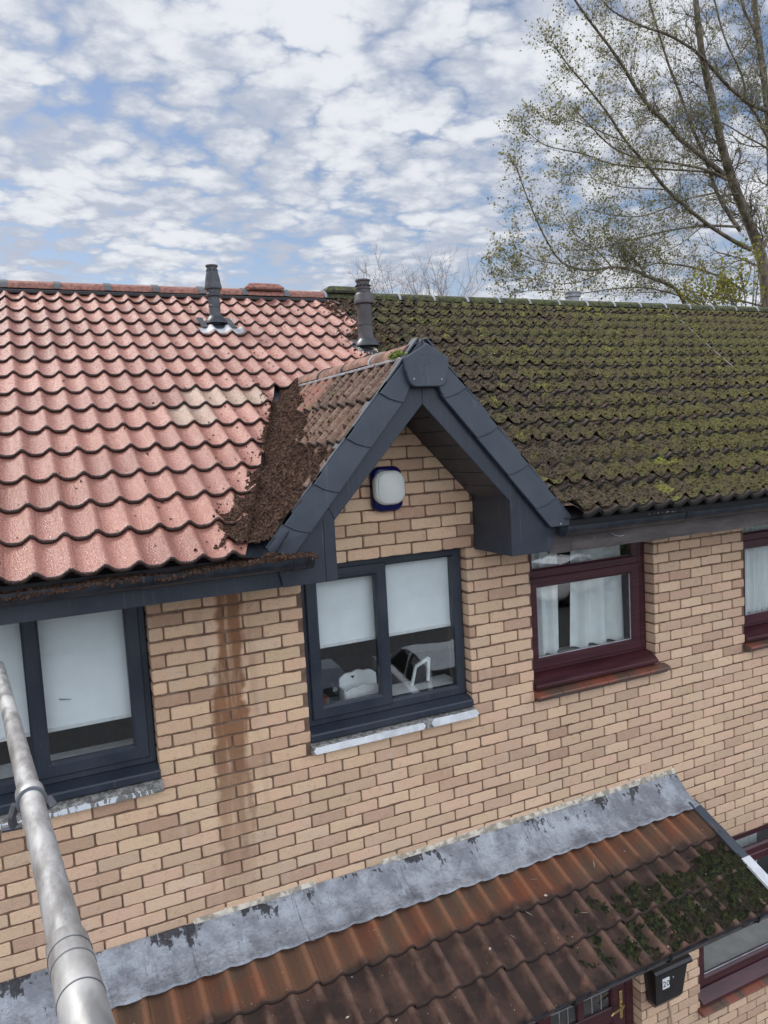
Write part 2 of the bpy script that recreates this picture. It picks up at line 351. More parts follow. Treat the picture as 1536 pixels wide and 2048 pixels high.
M['car_glass'] = mat('car_glass', lambda q, p: dict(c=(.012, .014, .016), r=.05))
M['tyre'] = plain('tyre', (.015, .015, .015), .8)
M['lamp'] = mat('lamp', lambda q, p: dict(c=(.7, .72, .75), r=.1))
def f_glass(q, p, tint=(.95, .97, .97)):
    nb = q.bump(q.noise(p, 2.2, 2, .5), .05, .02)
    inc = q.n('ShaderNodeNewGeometry').outputs['Incoming']
    dt = q.n('ShaderNodeVectorMath', operation='DOT_PRODUCT'); q.put(dt.inputs[0], inc); q.put(dt.inputs[1], nb)
    fr = q.m('ADD', .085, q.m('MULTIPLY', .9, q.m('POWER', q.m('SUBTRACT', 1.0, q.m('ABSOLUTE', dt.outputs['Value']), clamp=True), 4.5)), clamp=True)
    g = q.n('ShaderNodeBsdfGlossy', {'Color': (1, 1, 1, 1), 'Roughness': .01, 'Normal': nb}); t = q.n('ShaderNodeBsdfTransparent', {'Color': (*tint, 1)})
    return q.n('ShaderNodeMixShader', {0: fr, 1: t.outputs[0], 2: g.outputs[0]})
M['glass'] = mat('glass', f_glass)
def f_bark(q, p):
    c = q.mix(q.ss(q.noise(q.scale(p, (1, 1, .4)), 9, 5, .65), .38, .64), (.075, .060, .045), (.22, .18, .13))
    c = q.mix(q.ss(q.noise(p, 1.4, 4), .5, .66, 0, .5), c, (.10, .12, .05))
    return dict(c=c, r=.9)
M['bark'] = mat('bark', f_bark)
M['bark_pale'] = plain('bark_pale', (.24, .19, .15), .9, var=.3)
def leafmat(name, a, b):
    def f(q, p):
        c = q.mix(q.ss(q.noise(p, 5, 4, .7), .36, .64), a, b)
        d = q.n('ShaderNodeBsdfDiffuse', {'Color': c}); t = q.n('ShaderNodeBsdfTranslucent', {'Color': c})
        return q.n('ShaderNodeMixShader', {0: .35, 1: d.outputs[0], 2: t.outputs[0]})
    return mat(name, f)
M['leaf'] = leafmat('poplar_leaf', (.12, .12, .07), (.40, .39, .18))
M['leaf_yellow'] = leafmat('yellow_leaf', (.16, .18, .04), (.40, .36, .06))
M['dry_leaf'] = plain('dry_leaf', (.55, .50, .42), .8, var=.4)

# ------------------------------------------------------------------ object helpers
OFF = {}
def link(o, parent, at=(0, 0, 0)):
    C.objects.link(o)
    if parent is not None:
        o.parent = parent; OFF[o] = OFF[parent]
    else: OFF[o] = Vector(at)
def tag(o, label=None, cat=None, group=None, kind=None):
    if label: o['label'] = label
    if cat: o['category'] = cat
    if group: o['group'] = group
    if kind: o['kind'] = kind
    return o
def thing(name, label, cat, at=(0, 0, 0), group=None):
    o = bpy.data.objects.new(name, None); o.empty_display_size = .2; C.objects.link(o)
    o.location = at; OFF[o] = Vector(at); return tag(o, label, cat, group)
def mesh(name, V, F, m, parent=None, smooth=False, mats=None, mi=None, at=None):
    """one mesh object from world-space vertices"""
    V = np.asarray(V, dtype=np.float64).reshape(-1, 3)
    off = OFF[parent] if parent is not None else Vector(at if at is not None else (V.min(0)+V.max(0))/2*np.array([1, 1, 0])+np.array([0, 0, V[:, 2].min()]))
    me = bpy.data.meshes.new(name); me.from_pydata((V-np.array(off)).tolist(), [], F); me.update()
    for x in (mats or [m]): me.materials.append(M[x] if isinstance(x, str) else x)
    if mi is not None: me.polygons.foreach_set('material_index', mi)
    if smooth: me.polygons.foreach_set('use_smooth', [True]*len(me.polygons))
    o = bpy.data.objects.new(name, me); C.objects.link(o)
    if parent is not None: o.parent = parent
    else: o.location = off
    OFF[o] = off if parent is None else OFF[parent]
    return o
def attr(o, name, data, typ='FLOAT_VECTOR'):
    a = o.data.attributes.new(name, typ, 'POINT')
    a.data.foreach_set('vector' if typ == 'FLOAT_VECTOR' else 'value', np.asarray(data, dtype=np.float32).ravel())
class MB:
    def __init__(s): s.V = []; s.F = []; s.n = 0; s.mi = []
    def add(s, V, F, mi=0):
        s.V += [tuple(v) for v in V]; s.F += [tuple(i+s.n for i in f) for f in F]; s.mi += [mi]*len(F); s.n += len(V)
    def box(s, x0, x1, y0, y1, z0, z1, b=.003, mi=0):
        """bevelled box"""
        b = min(b, (x1-x0)*.45, (y1-y0)*.45, (z1-z0)*.45)
        V = []; idx = {}
        for i, x in enumerate((x0, x1)):
            for j, y in enumerate((y0, y1)):
                for k, z in enumerate((z0, z1)):
                    sx, sy, sz = (1, -1)[i], (1, -1)[j], (1, -1)[k]
                    idx[i, j, k, 0] = len(V); V.append((x, y+sy*b, z+sz*b))
                    idx[i, j, k, 1] = len(V); V.append((x+sx*b, y, z+sz*b))
                    idx[i, j, k, 2] = len(V); V.append((x+sx*b, y+sy*b, z))
        F = []
        g = lambda i, j, k, a: idx[i, j, k, a]
        for i in (0, 1):
            f = [g(i, 0, 0, 0), g(i, 0, 1, 0), g(i, 1, 1, 0), g(i, 1, 0, 0)]; F.append(f if i == 0 else f[::-1])
            f = [g(0, i, 0, 1), g(1, i, 0, 1), g(1, i, 1, 1), g(0, i, 1, 1)]; F.append(f if i == 0 else f[::-1])
            f = [g(0, 0, i, 2), g(0, 1, i, 2), g(1, 1, i, 2), g(1, 0, i, 2)]; F.append(f if i == 0 else f[::-1])
        for a in (0, 1):
            for c in (0, 1):
                F.append([g(a, c, 0, 0), g(a, c, 0, 1), g(a, c, 1, 1), g(a, c, 1, 0)][::(-1 if a == c else 1)])
                F.append([g(a, 0, c, 0), g(a, 0, c, 2), g(a, 1, c, 2), g(a, 1, c, 0)][::(1 if a == c else -1)])
                F.append([g(0, a, c, 1), g(0, a, c, 2), g(1, a, c, 2), g(1, a, c, 1)][::(-1 if a == c else 1)])
        for i in (0, 1):
            for j in (0, 1):
                for k in (0, 1):
                    F.append([g(i, j, k, 0), g(i, j, k, 1), g(i, j, k, 2)][::(1 if (i+j+k) % 2 == 0 else -1)])
        s.add(V, F, mi)
    def prism(s, P, y0, y1, mi=0, b=0.0):
        """polygon in the XZ plane extruded along y (front cap at y0, optionally bevelled)"""
        n = len(P); c = np.mean(np.array(P), 0)
        V = []
        if b:
            Q = inset(P, b)
            V = [(x, y0, z) for x, z in Q]+[(x, y0+b, z) for x, z in P]+[(x, y1, z) for x, z in P]
            F = [list(range(n)), list(range(3*n-1, 2*n-1, -1))]
            for r in (0, n):
                for i in range(n): F.append([r+i, r+n+i, r+n+(i+1) % n, r+(i+1) % n])
        else:
            V = [(x, y0, z) for x, z in P]+[(x, y1, z) for x, z in P]
            F = [list(range(n)), list(range(2*n-1, n-1, -1))]+[[i, n+i, n+(i+1) % n, (i+1) % n] for i in range(n)]
        s.add(V, F, mi)
    def tube(s, pts, rad, seg=12, mi=0, cap=True, mn_=None):
        pts = [Vector(p) for p in pts]; rad = rad if hasattr(rad, '__len__') else [rad]*len(pts)
        V = []; F = []; up = None
        for i, p in enumerate(pts):
            t = (pts[min(i+1, len(pts)-1)]-pts[max(i-1, 0)])
            if t.length < 1e-9: t = Vector((0, 0, 1))
            t.normalize()
            if up is None:
                up = Vector((0, 0, 1)) if abs(t.z) < .9 else Vector((1, 0, 0))
            a = t.cross(up); a = a.normalized() if a.length > 1e-6 else t.orthogonal().normalized()
            b = a.cross(t); up = b
            for k in range(seg):
                th = 2*math.pi*k/seg; V.append(p+(a*math.cos(th)+b*math.sin(th))*rad[i])
        for i in range(len(pts)-1):
            for k in range(seg): F.append([i*seg+k, i*seg+(k+1) % seg, (i+1)*seg+(k+1) % seg, (i+1)*seg+k])
        if cap: F.append(list(range(seg))[::-1]); F.append([(len(pts)-1)*seg+k for k in range(seg)])
        s.add(V, F, mi)
    def lathe(s, c, prof, seg=24, mi=0, axis=Vector((0, 0, 1))):
        """profile [(radius, height)] about an axis through c"""
        c = Vector(c); s.tube_prof(c, axis, prof, seg, mi)
    def tube_prof(s, c, axis, prof, seg, mi):
        axis = Vector(axis).normalized(); a = axis.orthogonal().normalized(); b = axis.cross(a)
        V = []; F = []
        for r, h in prof:
            for k in range(seg):
                th = 2*math.pi*k/seg; V.append(c+axis*h+(a*math.cos(th)+b*math.sin(th))*r)
        for i in range(len(prof)-1):
            for k in range(seg): F.append([i*seg+k, i*seg+(k+1) % seg, (i+1)*seg+(k+1) % seg, (i+1)*seg+k])
        F.append(list(range(seg))[::-1]); F.append([(len(prof)-1)*seg+k for k in range(seg)])
        s.add(V, F, mi)
    def make(s, name, m, parent=None, smooth=False, mats=None, at=None):
        return mesh(name, s.V, s.F, m, parent, smooth, mats, s.mi if mats else None, at)
def inset(P, b):
    n = len(P); out = []
    area = sum(P[i][0]*P[(i+1) % n][1]-P[(i+1) % n][0]*P[i][1] for i in range(n))
    sg = 1 if area > 0 else -1
    for i in range(n):
        p0, p1, p2 = Vector(P[i-1]), Vector(P[i]), Vector(P[(i+1) % n])
        d1, d2 = (p1-p0).normalized(), (p2-p1).normalized()
        n1, n2 = Vector((-d1.y, d1.x))*sg, Vector((-d2.y, d2.x))*sg
        m_ = (n1+n2); k = m_.length_squared/2
        out.append(tuple(p1+m_*(b/max(k, .3))))
    return out
def smooth_by_angle(o, deg=40):
    me = o.data; me.polygons.foreach_set('use_smooth', [True]*len(me.polygons))
    bm = bmesh.new(); bm.from_mesh(me)
    for e in bm.edges:
        if len(e.link_faces) == 2 and e.calc_face_angle(0) > R(deg): e.smooth = False
    bm.to_mesh(me); bm.free()
    return o

# ---- vectorised gradient-free value noise
def _h(ix, iy, seed):
    n = (ix.astype(np.int64)*374761393+iy.astype(np.int64)*668265263+seed*982451653) & 0x7fffffff
    n = ((n ^ (n >> 13))*1274126177) & 0x7fffffff
    return ((n ^ (n >> 16)) & 0xffff)/65535.0
def vn(x, y, seed=0):
    x0 = np.floor(x); y0 = np.floor(y); fx = x-x0; fy = y-y0; fx = fx*fx*(3-2*fx); fy = fy*fy*(3-2*fy)
    a = _h(x0, y0, seed); b = _h(x0+1, y0, seed); c = _h(x0, y0+1, seed); d = _h(x0+1, y0+1, seed)
    return (a*(1-fx)+b*fx)*(1-fy)+(c*(1-fx)+d*fx)*fy
def fbm(x, y, sc, oc=4, seed=0, g=.5):
    t = 0; a = 1; n = 0
    for i in range(oc):
        t = t+a*vn(x*sc*2**i+i*17.3, y*sc*2**i-i*9.1, seed+i); n += a; a *= g
    return t/n

# ------------------------------------------------------------------ key dimensions (metres; z = 0 at the bed joint below the dormer window)
ZG = -3.75                 # ground level
HC = .0768; PX = .225      # brick course height and pitch
XP = 1.57                  # party line between the two houses
TH = .463; CT, ST, TT = math.cos(TH), math.sin(TH), math.tan(TH)
YE, ZE, G = -.2601, 1.478, .3161       # main roof: tile edge j = 0, gauge
def roofP(x, j, h=0.0): return (x, YE+j*G*CT-h*ST, ZE+j*G*ST+h*CT)
def zroof(y): return ZE+(y-YE)*TT
XD, ZD, TD = .68, 2.42, 1.13           # dormer axis, apex of tile plane, slope
YB = -.42                  # fascia plane
RX0, RX1 = -4.2, 10.8

# ------------------------------------------------------------------ ground
def grid(x0, x1, y0, y1, nx, ny, fz):
    X, Y = np.meshgrid(np.linspace(x0, x1, nx), np.linspace(y0, y1, ny)); Z = fz(X, Y)
    V = np.stack([X, Y, Z], -1).reshape(-1, 3)
    i = np.arange(nx-1)[None, :]+nx*np.arange(ny-1)[:, None]; i = i.ravel()
    return V, np.stack([i, i+1, i+1+nx, i+nx], -1).tolist()
V, F = grid(-400, 400, -400, 400, 3, 3, lambda x, y: x*0+ZG-.02)
tag(mesh('ground', V, F, 'soil'), kind='structure')
V, F = grid(-60, 60, -34, -1.6, 3, 3, lambda x, y: x*0+ZG-.012)
tag(mesh('parking_court', V, F, 'asphalt'), kind='structure')
V, F = grid(-30, 40, -1.6, 0, 3, 3, lambda x, y: x*0+ZG-.008)
tag(mesh('path', V, F, 'paving'), kind='structure')

# ------------------------------------------------------------------ the two houses
hl = thing('terraced_house', 'terraced house with wet red roof tiles and dark grey window frames', 'house', (-1, 2, ZG))
hr = thing('terraced_house', 'neighbouring terraced house with mossy brown roof and maroon window frames', 'house', (5, 2, ZG))
dg = thing('dormer_gable', 'small steep dormer gable with slate grey bargeboards above the middle window', 'dormer', (XD, -.2, 1.13))

# openings in the front wall: x0, x1, z0, z1
OPEN = [(-2.08, -.868, 0, 1.3), (.028, 1.187, 0, 1.155), (1.697, 2.83, 0, 1.3), (3.80, 5.0, 0, 1.3), (6.3, 7.5, 0, 1.3),
        (.9, 2.60, ZG, -1.55), (3.23, 5.2, -2.93, -1.55), (-2.3, -.6, -2.93, -1.55)]
ZTOP = 1.155
def build_walls():
    rng = random.Random(3)
    S = {0: dict(V=[], F=[], T=[]), 1: dict(V=[], F=[], T=[])}
    k0 = int(math.floor(ZG/HC)); 
    for k in range(k0, 29):
        z0 = k*HC; z1 = z0+HC-.0105
        odd = (k % 2 == 0)
        js = []
        base = 0.0 if odd else .1125
        x = base+PX*math.ceil((RX0-base)/PX)
        while x < 2.0: js.append(x); x += PX
        x = x-PX+.175
        while x < RX1: js.append(x); x += PX
        for a, b in zip(js[:-1], js[1:]):
            a_, b_ = a+.005, b-.005
            spans = [(a_, b_)]
            if z0 > ZTOP-.02:
                lim = (ZD-.10-z1)/TD-.02
                if lim < .06: continue
                lo, hi = max(XD-lim, .0), min(XD+lim, 1.26)
                spans = [(max(a_, lo), min(b_, hi))]
            else:
                if z1 > ZTOP+.02: continue
                for (ox0, ox1, oz0, oz1) in OPEN:
                    if z1-.01 > oz0 and z0+.01 < oz1:
                        ns = []
                        for s0, s1 in spans:
                            if s1 <= ox0 or s0 >= ox1: ns.append((s0, s1)); continue
                            if s0 < ox0: ns.append((s0, ox0))
                            if s1 > ox1: ns.append((ox1, s1))
                        spans = ns
            for s0, s1 in spans:
                if s1-s0 < .03: continue
                D = S[0 if (s0+s1)/2 < XP else 1]; n0 = len(D['V'])
                jit = lambda a=.0024: rng.uniform(-a, a)
                zz0, zz1 = z0+jit(), z1+jit(); r = rng.uniform(.004, .011); yo = rng.uniform(-.0035, .0015)
                P = []
                for (cx, cz, a0) in ((s0, zz0, 180), (s1, zz0, 270), (s1, zz1, 0), (s0, zz1, 90)):
                    rr = r*rng.uniform(.5, 1.5)
                    ccx = cx+(rr if cx == s0 else -rr); ccz = cz+(rr if cz == zz0 else -rr)
                    for q_ in (0, 45, 90):
                        t = R(a0+q_); P.append((ccx+rr*math.cos(t)+jit(.0009), ccz+rr*math.sin(t)+jit(.0009)))
                # extra wobble vertices along the long edges
                Pn = []
                for i in range(12):
                    Pn.append(P[i]); nx_ = P[(i+1) % 12]
                    if i in (2, 8):
                        for t in (.2, .4, .6, .8): Pn.append((P[i][0]*(1-t)+nx_[0]*t, P[i][1]*(1-t)+nx_[1]*t+jit(.0024)))
                P = Pn; n = len(P); Q = inset(P, .0035)
                for x_, z_ in Q: D['V'].append((x_, yo, z_))
                for x_, z_ in P: D['V'].append((x_, yo+.0045, z_))
                for x_, z_ in P: D['V'].append((x_, .10, z_))
                D['F'].append([n0+i for i in range(n)])
                for rr in (0, n):
                    for i in range(n): D['F'].append([n0+rr+i, n0+rr+n+i, n0+rr+n+(i+1) % n, n0+rr+(i+1) % n])
                t = (rng.random(), rng.random(), rng.random()); D['T'] += [t]*(3*n)
    for i, h in ((0, hl), (1, hr)):
        D = S[i]; o = mesh('wall', D['V'], D['F'], 'brick', h); attr(o, 'tint', D['T'])
    # mortar bed: sheets around the openings with reveals, and the gable triangle
    for i, h, xa, xb in ((0, hl, RX0, XP), (1, hr, XP, RX1)):
        xs = sorted({xa, xb}|{v for o in OPEN for v in o[:2] if xa < v < xb})
        zs = sorted({ZG-.05, ZTOP}|{v for o in OPEN for v in o[2:] if ZG-.05 < v < ZTOP})
        b = MB(); hole = lambda x, z: any(o[0] < x < o[1] and o[2] < z < o[3] for o in OPEN)
        for a_, c_ in zip(xs[:-1], xs[1:]):
            for e_, f_ in zip(zs[:-1], zs[1:]):
                if hole((a_+c_)/2, (e_+f_)/2): continue
                V = [(a_, .008, e_), (c_, .008, e_), (c_, .008, f_), (a_, .008, f_)]
                b.add(V, [(0, 1, 2, 3)])
        for (x0, x1, z0, z1) in OPEN:
            z1 = min(z1, ZTOP); z0_ = max(z0, ZG-.05)
            if (x0+x1)/2 < xa or (x0+x1)/2 > xb: continue
            e = .004
            b.add([(x0-e, .008, z0_), (x0-e, .3, z0_), (x0-e, .3, z1), (x0-e, .008, z1)], [(0, 1, 2, 3)])
            b.add([(x1+e, .008, z0_), (x1+e, .3, z0_), (x1+e, .3, z1), (x1+e, .008, z1)], [(0, 3, 2, 1)])
            b.add([(x0-e, .008, z0_), (x1+e, .008, z0_), (x1+e, .3, z0_), (x0-e, .3, z0_)], [(0, 1, 2, 3)])
            b.add([(x0-e, .008, z1), (x1+e, .008, z1), (x1+e, .3, z1), (x0-e, .3, z1)], [(0, 3, 2, 1)])
        b.make('mortar_joints', 'mortar', h)
    b = MB(); zt = ZD-.13
    pts = [(.0, ZTOP), (1.26, ZTOP), (1.26, zt-TD*(1.26-XD)), (XD, zt), (.0, zt-TD*(XD-0))]
    b.prism(pts, .008, .05); b.make('mortar_joints', 'mortar', dg)
build_walls()

# ------------------------------------------------------------------ tiles
WV = .15
def wave(t):
    """roll profile: broad pan, rounded roll, steeper left flank; t in periods, 0 at a roll crest"""
    t = t-np.floor(t)
    return .038*(.5+.5*np.cos(2*np.pi*(t+.05*np.sin(2*np.pi*t))))**1.45
def tile_mesh(mp, u0, u1, j0, j1, g, phase, rng, red=False, keep=None, th=.021, nu=9, over=.03, wob=1.0):
    """courses of double-roll tiles. mp(u, s, h) -> world. u across, s up the slope (metres), h off the plane."""
    V = []; F = []; T = []; E = []; n0 = 0
    for j in range(j0, j1):
        off = (j % 2)*.15 if not red else (j % 2)*.15
        k0 = math.floor((u0-phase-off)/.30)-1
        k1 = math.ceil((u1-phase-off)/.30)
        for k in range(k0, k1):
            a = phase+off+k*.30+.028; b = a+.30
            if b < u0+.02 or a > u1-.02: continue
            ua, ub = max(a, u0)+.0004, min(b, u1)-.0004
            if keep and not keep((ua+ub)/2, j*g+g/2): continue
            n = max(3, int(round((ub-ua)/.30*2*nu))+1)
            us = np.linspace(ua, ub, n)
            dh = rng.uniform(-.0015, .0015)*wob; dt = rng.uniform(-.003, .003)*wob; sk = rng.uniform(-.004, .004)*wob
            wv = wave((us-phase)/WV)
            tr = (us-ua)/.30
            s_f = j*g-over+sk+dt*tr*2
            lift = lambda s: (th+.006)*(1-(s-j*g+over)/(g+over+.02))
            rows = [(s_f+.006, -th-.002, 1.0), (s_f, -th+.003, 1.0), (s_f, -.005, 1.0), (s_f+.006, 0.0, .75), (s_f+.017, .0004, 0.0), (s_f+g*.5, 0, 0), (s_f*0+j*g+g+.012, 0, 0)]
            tn = (rng.random(), rng.random(), rng.random())
            if callable(red): tn = red(ua, ub, j, tn)
            for (s_, h_, e_) in rows:
                hh = wv+h_+lift(s_)+dh
                s_ = np.broadcast_to(s_, us.shape)
                P = mp(us, s_, hh)
                V.append(np.stack(P, -1)); T += [(tn[0], float(w_)/.038, tn[2]) for w_ in wv]; E += [e_]*n
            m = len(rows)
            for r in range(m-1):
                for i in range(n-1): F.append((n0+r*n+i, n0+r*n+i+1, n0+(r+1)*n+i+1, n0+(r+1)*n+i))
            # side edge on the left for thickness
            n0 += n*m
    return np.concatenate(V), F, T, E
def clip_tiles(V, F, T, E, planes):
    """cut a tile sheet with vertical planes: planes = [(point, normal)], keeps the side the normal points away from"""
    bm = bmesh.new(); lt = bm.verts.layers.float_vector.new('tint'); le = bm.verts.layers.float.new('edge')
    vs = [bm.verts.new(v) for v in V]
    for v, t, e in zip(vs, T, E): v[lt] = t; v[le] = e
    for f in F: bm.faces.new([vs[i] for i in f])
    for co, no in planes:
        bmesh.ops.bisect_plane(bm, geom=bm.verts[:]+bm.edges[:]+bm.faces[:], plane_co=co, plane_no=no, clear_outer=True)
    bm.verts.index_update()
    lt = bm.verts.layers.float_vector['tint']; le = bm.verts.layers.float['edge']
    V2 = [tuple(v.co) for v in bm.verts]; T2 = [tuple(v[lt]) for v in bm.verts]; E2 = [v[le] for v in bm.verts]
    F2 = [tuple(v.index for v in f.verts) for f in bm.faces]; bm.free()
    return np.array(V2), F2, T2, E2
def joinT(*parts):
    V = []; F = []; T = []; E = []; n = 0
    for v, f, t, e in parts:
        V.append(v); F += [tuple(i+n for i in q_) for q_ in f]; T += list(t); E += list(e); n += len(v)
    return np.concatenate(V), F, T, E
def put_tiles(name, m, parent, D):
    o = mesh(name, D[0], D[1], m, parent, smooth=True); attr(o, 'tint', D[2]); attr(o, 'edge', D[3], 'FLOAT'); 
    return o
def mp_main(u, s, h): return (u, YE+s*CT-h*ST, ZE+s*ST+h*CT)
PH = -.8082
rg = random.Random(11)
def red_tint(ua, ub, j, t):
    g_ = 0.0
    if j == 5 and -.28 < (ua+ub)/2 < .12: g_ = 1.0
    if j == 4 and -.38 < (ua+ub)/2 < -.05: g_ = 1.0
    return (t[0], t[1], g_)
JN = 14
JS = 6          # courses below this are interrupted by the dormer
vl0, vl1 = Vector((-.43, -.54, 0)), Vector((.47, 1.58, 0))
vd = (vl1-vl0).normalized(); vnrm = Vector((vd.y, -vd.x, 0))
A_ = clip_tiles(*tile_mesh(mp_main, RX0, .75, -1, JS, G, PH, rg, red_tint), [(vl0, vnrm)])
B_ = joinT(tile_mesh(mp_main, RX0, XP, JS, 10, G, PH, rg, red_tint), tile_mesh(mp_main, RX0, 1.79, 10, JN, G, PH, rg, red_tint))
# a hole is left for each flue slate
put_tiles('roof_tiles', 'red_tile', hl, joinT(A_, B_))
vr0, vr1 = Vector((1.66, -.54, 0)), Vector((.60, 1.63, 0)); rd = (vr1-vr0).normalized(); rn = Vector((-rd.y, rd.x, 0))
if rn.x > 0: rn = -rn
A_ = clip_tiles(*tile_mesh(mp_main, .55, RX1, -1, JS, G, PH+.07, rg, th=.032), [(vr0, rn)])
B_ = joinT(tile_mesh(mp_main, XP, RX1, JS, 10, G, PH+.07, rg, th=.032), tile_mesh(mp_main, 1.79, RX1, 10, JN, G, PH+.07, rg, th=.032))
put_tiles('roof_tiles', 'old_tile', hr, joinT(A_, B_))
# far slope and underlay, so that the roof is closed from other positions
YR = YE+(JN-.02)*G*CT+.10; ZR = zroof(YR)
for h, xa, xb, m in ((hl, RX0, XP, 'red_tile'), (hr, XP, RX1, 'old_tile')):
    b = MB()
    b.add([(xa, YR, ZR-.02), (xb, YR, ZR-.02), (xb, 2*YR+.5, zroof(-.5)-.02), (xa, 2*YR+.5, zroof(-.5)-.02)], [(0, 1, 2, 3)])
    b.make('back_slope', m, h)
b = MB()
lo = JS*G
y6, z6 = YE+lo*CT, ZE+lo*ST
for xa, xb in ((RX0, XP),):
    b.add([(xa, y6, z6-.03), (xb, y6, z6-.03), (xb, YR, ZR-.04), (xa, YR, ZR-.04)], [(0, 1, 2, 3)])
b.add([(RX0, -.5, zroof(-.5)-.03), (-.33, -.5, zroof(-.5)-.03), (.58, y6, z6-.03), (RX0, y6, z6-.03)], [(0, 1, 2, 3)])
b.make('roof_underlay', 'ridge_dark', hl)
b = MB()
b.add([(XP, y6, z6-.03), (RX1, y6, z6-.03), (RX1, YR, ZR-.04), (XP, YR, ZR-.04)], [(0, 1, 2, 3)])
b.add([(1.63, -.5, zroof(-.5)-.03), (RX1, -.5, zroof(-.5)-.03), (RX1, y6, z6-.03), (.75, y6, z6-.03)], [(0, 1, 2, 3)])
b.make('roof_underlay', 'ridge_dark', hr)
# end walls of the terrace and rear wall
for h, x0, x1 in ((hl, RX0-.02, RX0+.1), (hr, RX1-.1, RX1+.02)):
    b = MB(); b.box(x0, x1, .12, 2*YR-.2, ZG-.05, 1.2)
    V = [(x, y, z) for x in (x0, x1) for y, z in ((.12, 1.2), (2*YR-.2, 1.2), (YR, ZR-.12))]
    b.add(V, [(0, 1, 2), (5, 4, 3), (0, 3, 4, 1), (1, 4, 5, 2), (2, 5, 3, 0)]); b.make('end_wall', 'mortar', h)
b = MB(); b.box(RX0, XP-.002, 2*YR-.3, 2*YR-.2, ZG, 1.2); b.make('rear_wall', 'mortar', hl)
b = MB(); b.box(XP+.002, RX1, 2*YR-.3, 2*YR-.2, ZG, 1.2); b.make('rear_wall', 'mortar', hr)

# ------------------------------------------------------------------ ridges
YRG, ZRG = YE+JN*G*CT-.01, zroof(YE+JN*G*CT)+.01
def half_round(b, x0, x1, y, z, r, mi=0, seg=12, taper=0.0, hgt=.62, th=.014):
    V = []; n = seg+1
    for x, rr in ((x0, r), (x1, r-taper)):
        for s_ in (0, th):
            for k in range(n):
                t = math.pi*k/seg; V.append((x, y-(rr-s_)*math.cos(t), z+(rr-s_)*math.sin(t)*hgt))
    F = []
    for k in range(seg):
        F.append((k, k+1, 2*n+k+1, 2*n+k)); F.append((n+k+1, n+k, 3*n+k, 3*n+k+1))
        F.append((k, n+k, n+k+1, k+1)); F.append((2*n+k, 2*n+k+1, 3*n+k+1, 3*n+k))
    for e in (0, seg): F.append((e, 2*n+e, 3*n+e, n+e))
    b.add(V, F, mi)
XRP = 1.73
x = -.96-.45*7
while x < XRP-.02:
    b = MB(); bu = MB()
    x1 = min(x+.447, XRP); half_round(b, x+.003, x1, YRG, ZRG-.005+.004*rg.random(), .118, hgt=.72)
    half_round(bu, x-.03, x+.03, YRG, ZRG, .124, th=.02, hgt=.72); x += .45
    smooth_by_angle(b.make('ridge_tile', 'ridge_red', hl)); smooth_by_angle(bu.make('ridge_union', 'ridge_union', hl))
b = MB(); b.box(RX0, XRP, YRG-.155, YRG-.10, ZRG-.055, ZRG-.020, .006); b.make('ridge_batten', 'ridge_dark', hl)
x = XRP+.002
while x < RX1:
    b = MB(); bs = MB()
    half_round(b, x+.003, x+.447, YRG, ZRG-.006+.006*rg.random(), .120, hgt=.72); half_round(bs, x-.013, x+.013, YRG, ZRG, .127, th=.02, hgt=.72)
    x += .45
    smooth_by_angle(b.make('ridge_tile', 'ridge_moss', hr)); smooth_by_angle(bs.make('ridge_strap', 'strap', hr))
b = MB(); b.box(XRP+.003, RX1, YRG-.150, YRG-.10, ZRG-.055, ZRG-.022, .006); b.make('ridge_batten', 'ridge_dark', hr)
def ridge_vent(h, x0, x1, m, lab):
    z = ZRG+.100; b = MB()
    # raised trapezoid hood with a dark slot beneath
    for (a0, a1, za, zb, ya) in ((x0, x1, z-.055, z-.02, .135),):
        V = []
        for (xx0, xx1, zz_, yy) in ((x0+.012, x1-.012, z-.048, .128), (x0, x1, z-.020, .135), (x0+.045, x1-.045, z+.026, .092), (x0+.10, x1-.10, z+.040, .05)):
            V += [(xx0, YRG-yy, zz_), (xx1, YRG-yy, zz_), (xx1, YRG+yy, zz_), (xx0, YRG+yy, zz_)]
        F = []
        for r in range(3):
            for i in range(4): F.append((r*4+i, r*4+(i+1) % 4, r*4+4+(i+1) % 4, r*4+4+i))
        F.append((12, 13, 14, 15)); F.append((3, 2, 1, 0))
        b.add(V, F)
    o = b.make('ridge_vent', m, h); tag(o, lab)
    b = MB(); b.box(x0+.03, x1-.03, YRG-.131, YRG-.124, z-.046, z-.026, .002); s_ = b.make('vent_slot', 'black_ink', o)
ridge_vent(hl, .85, 1.26, 'ridge_red', 'red ridge vent with a dark slot')
ridge_vent(hr, 1.74, 2.15, 'ridge_moss', 'mossy ridge vent beside the brown flue')

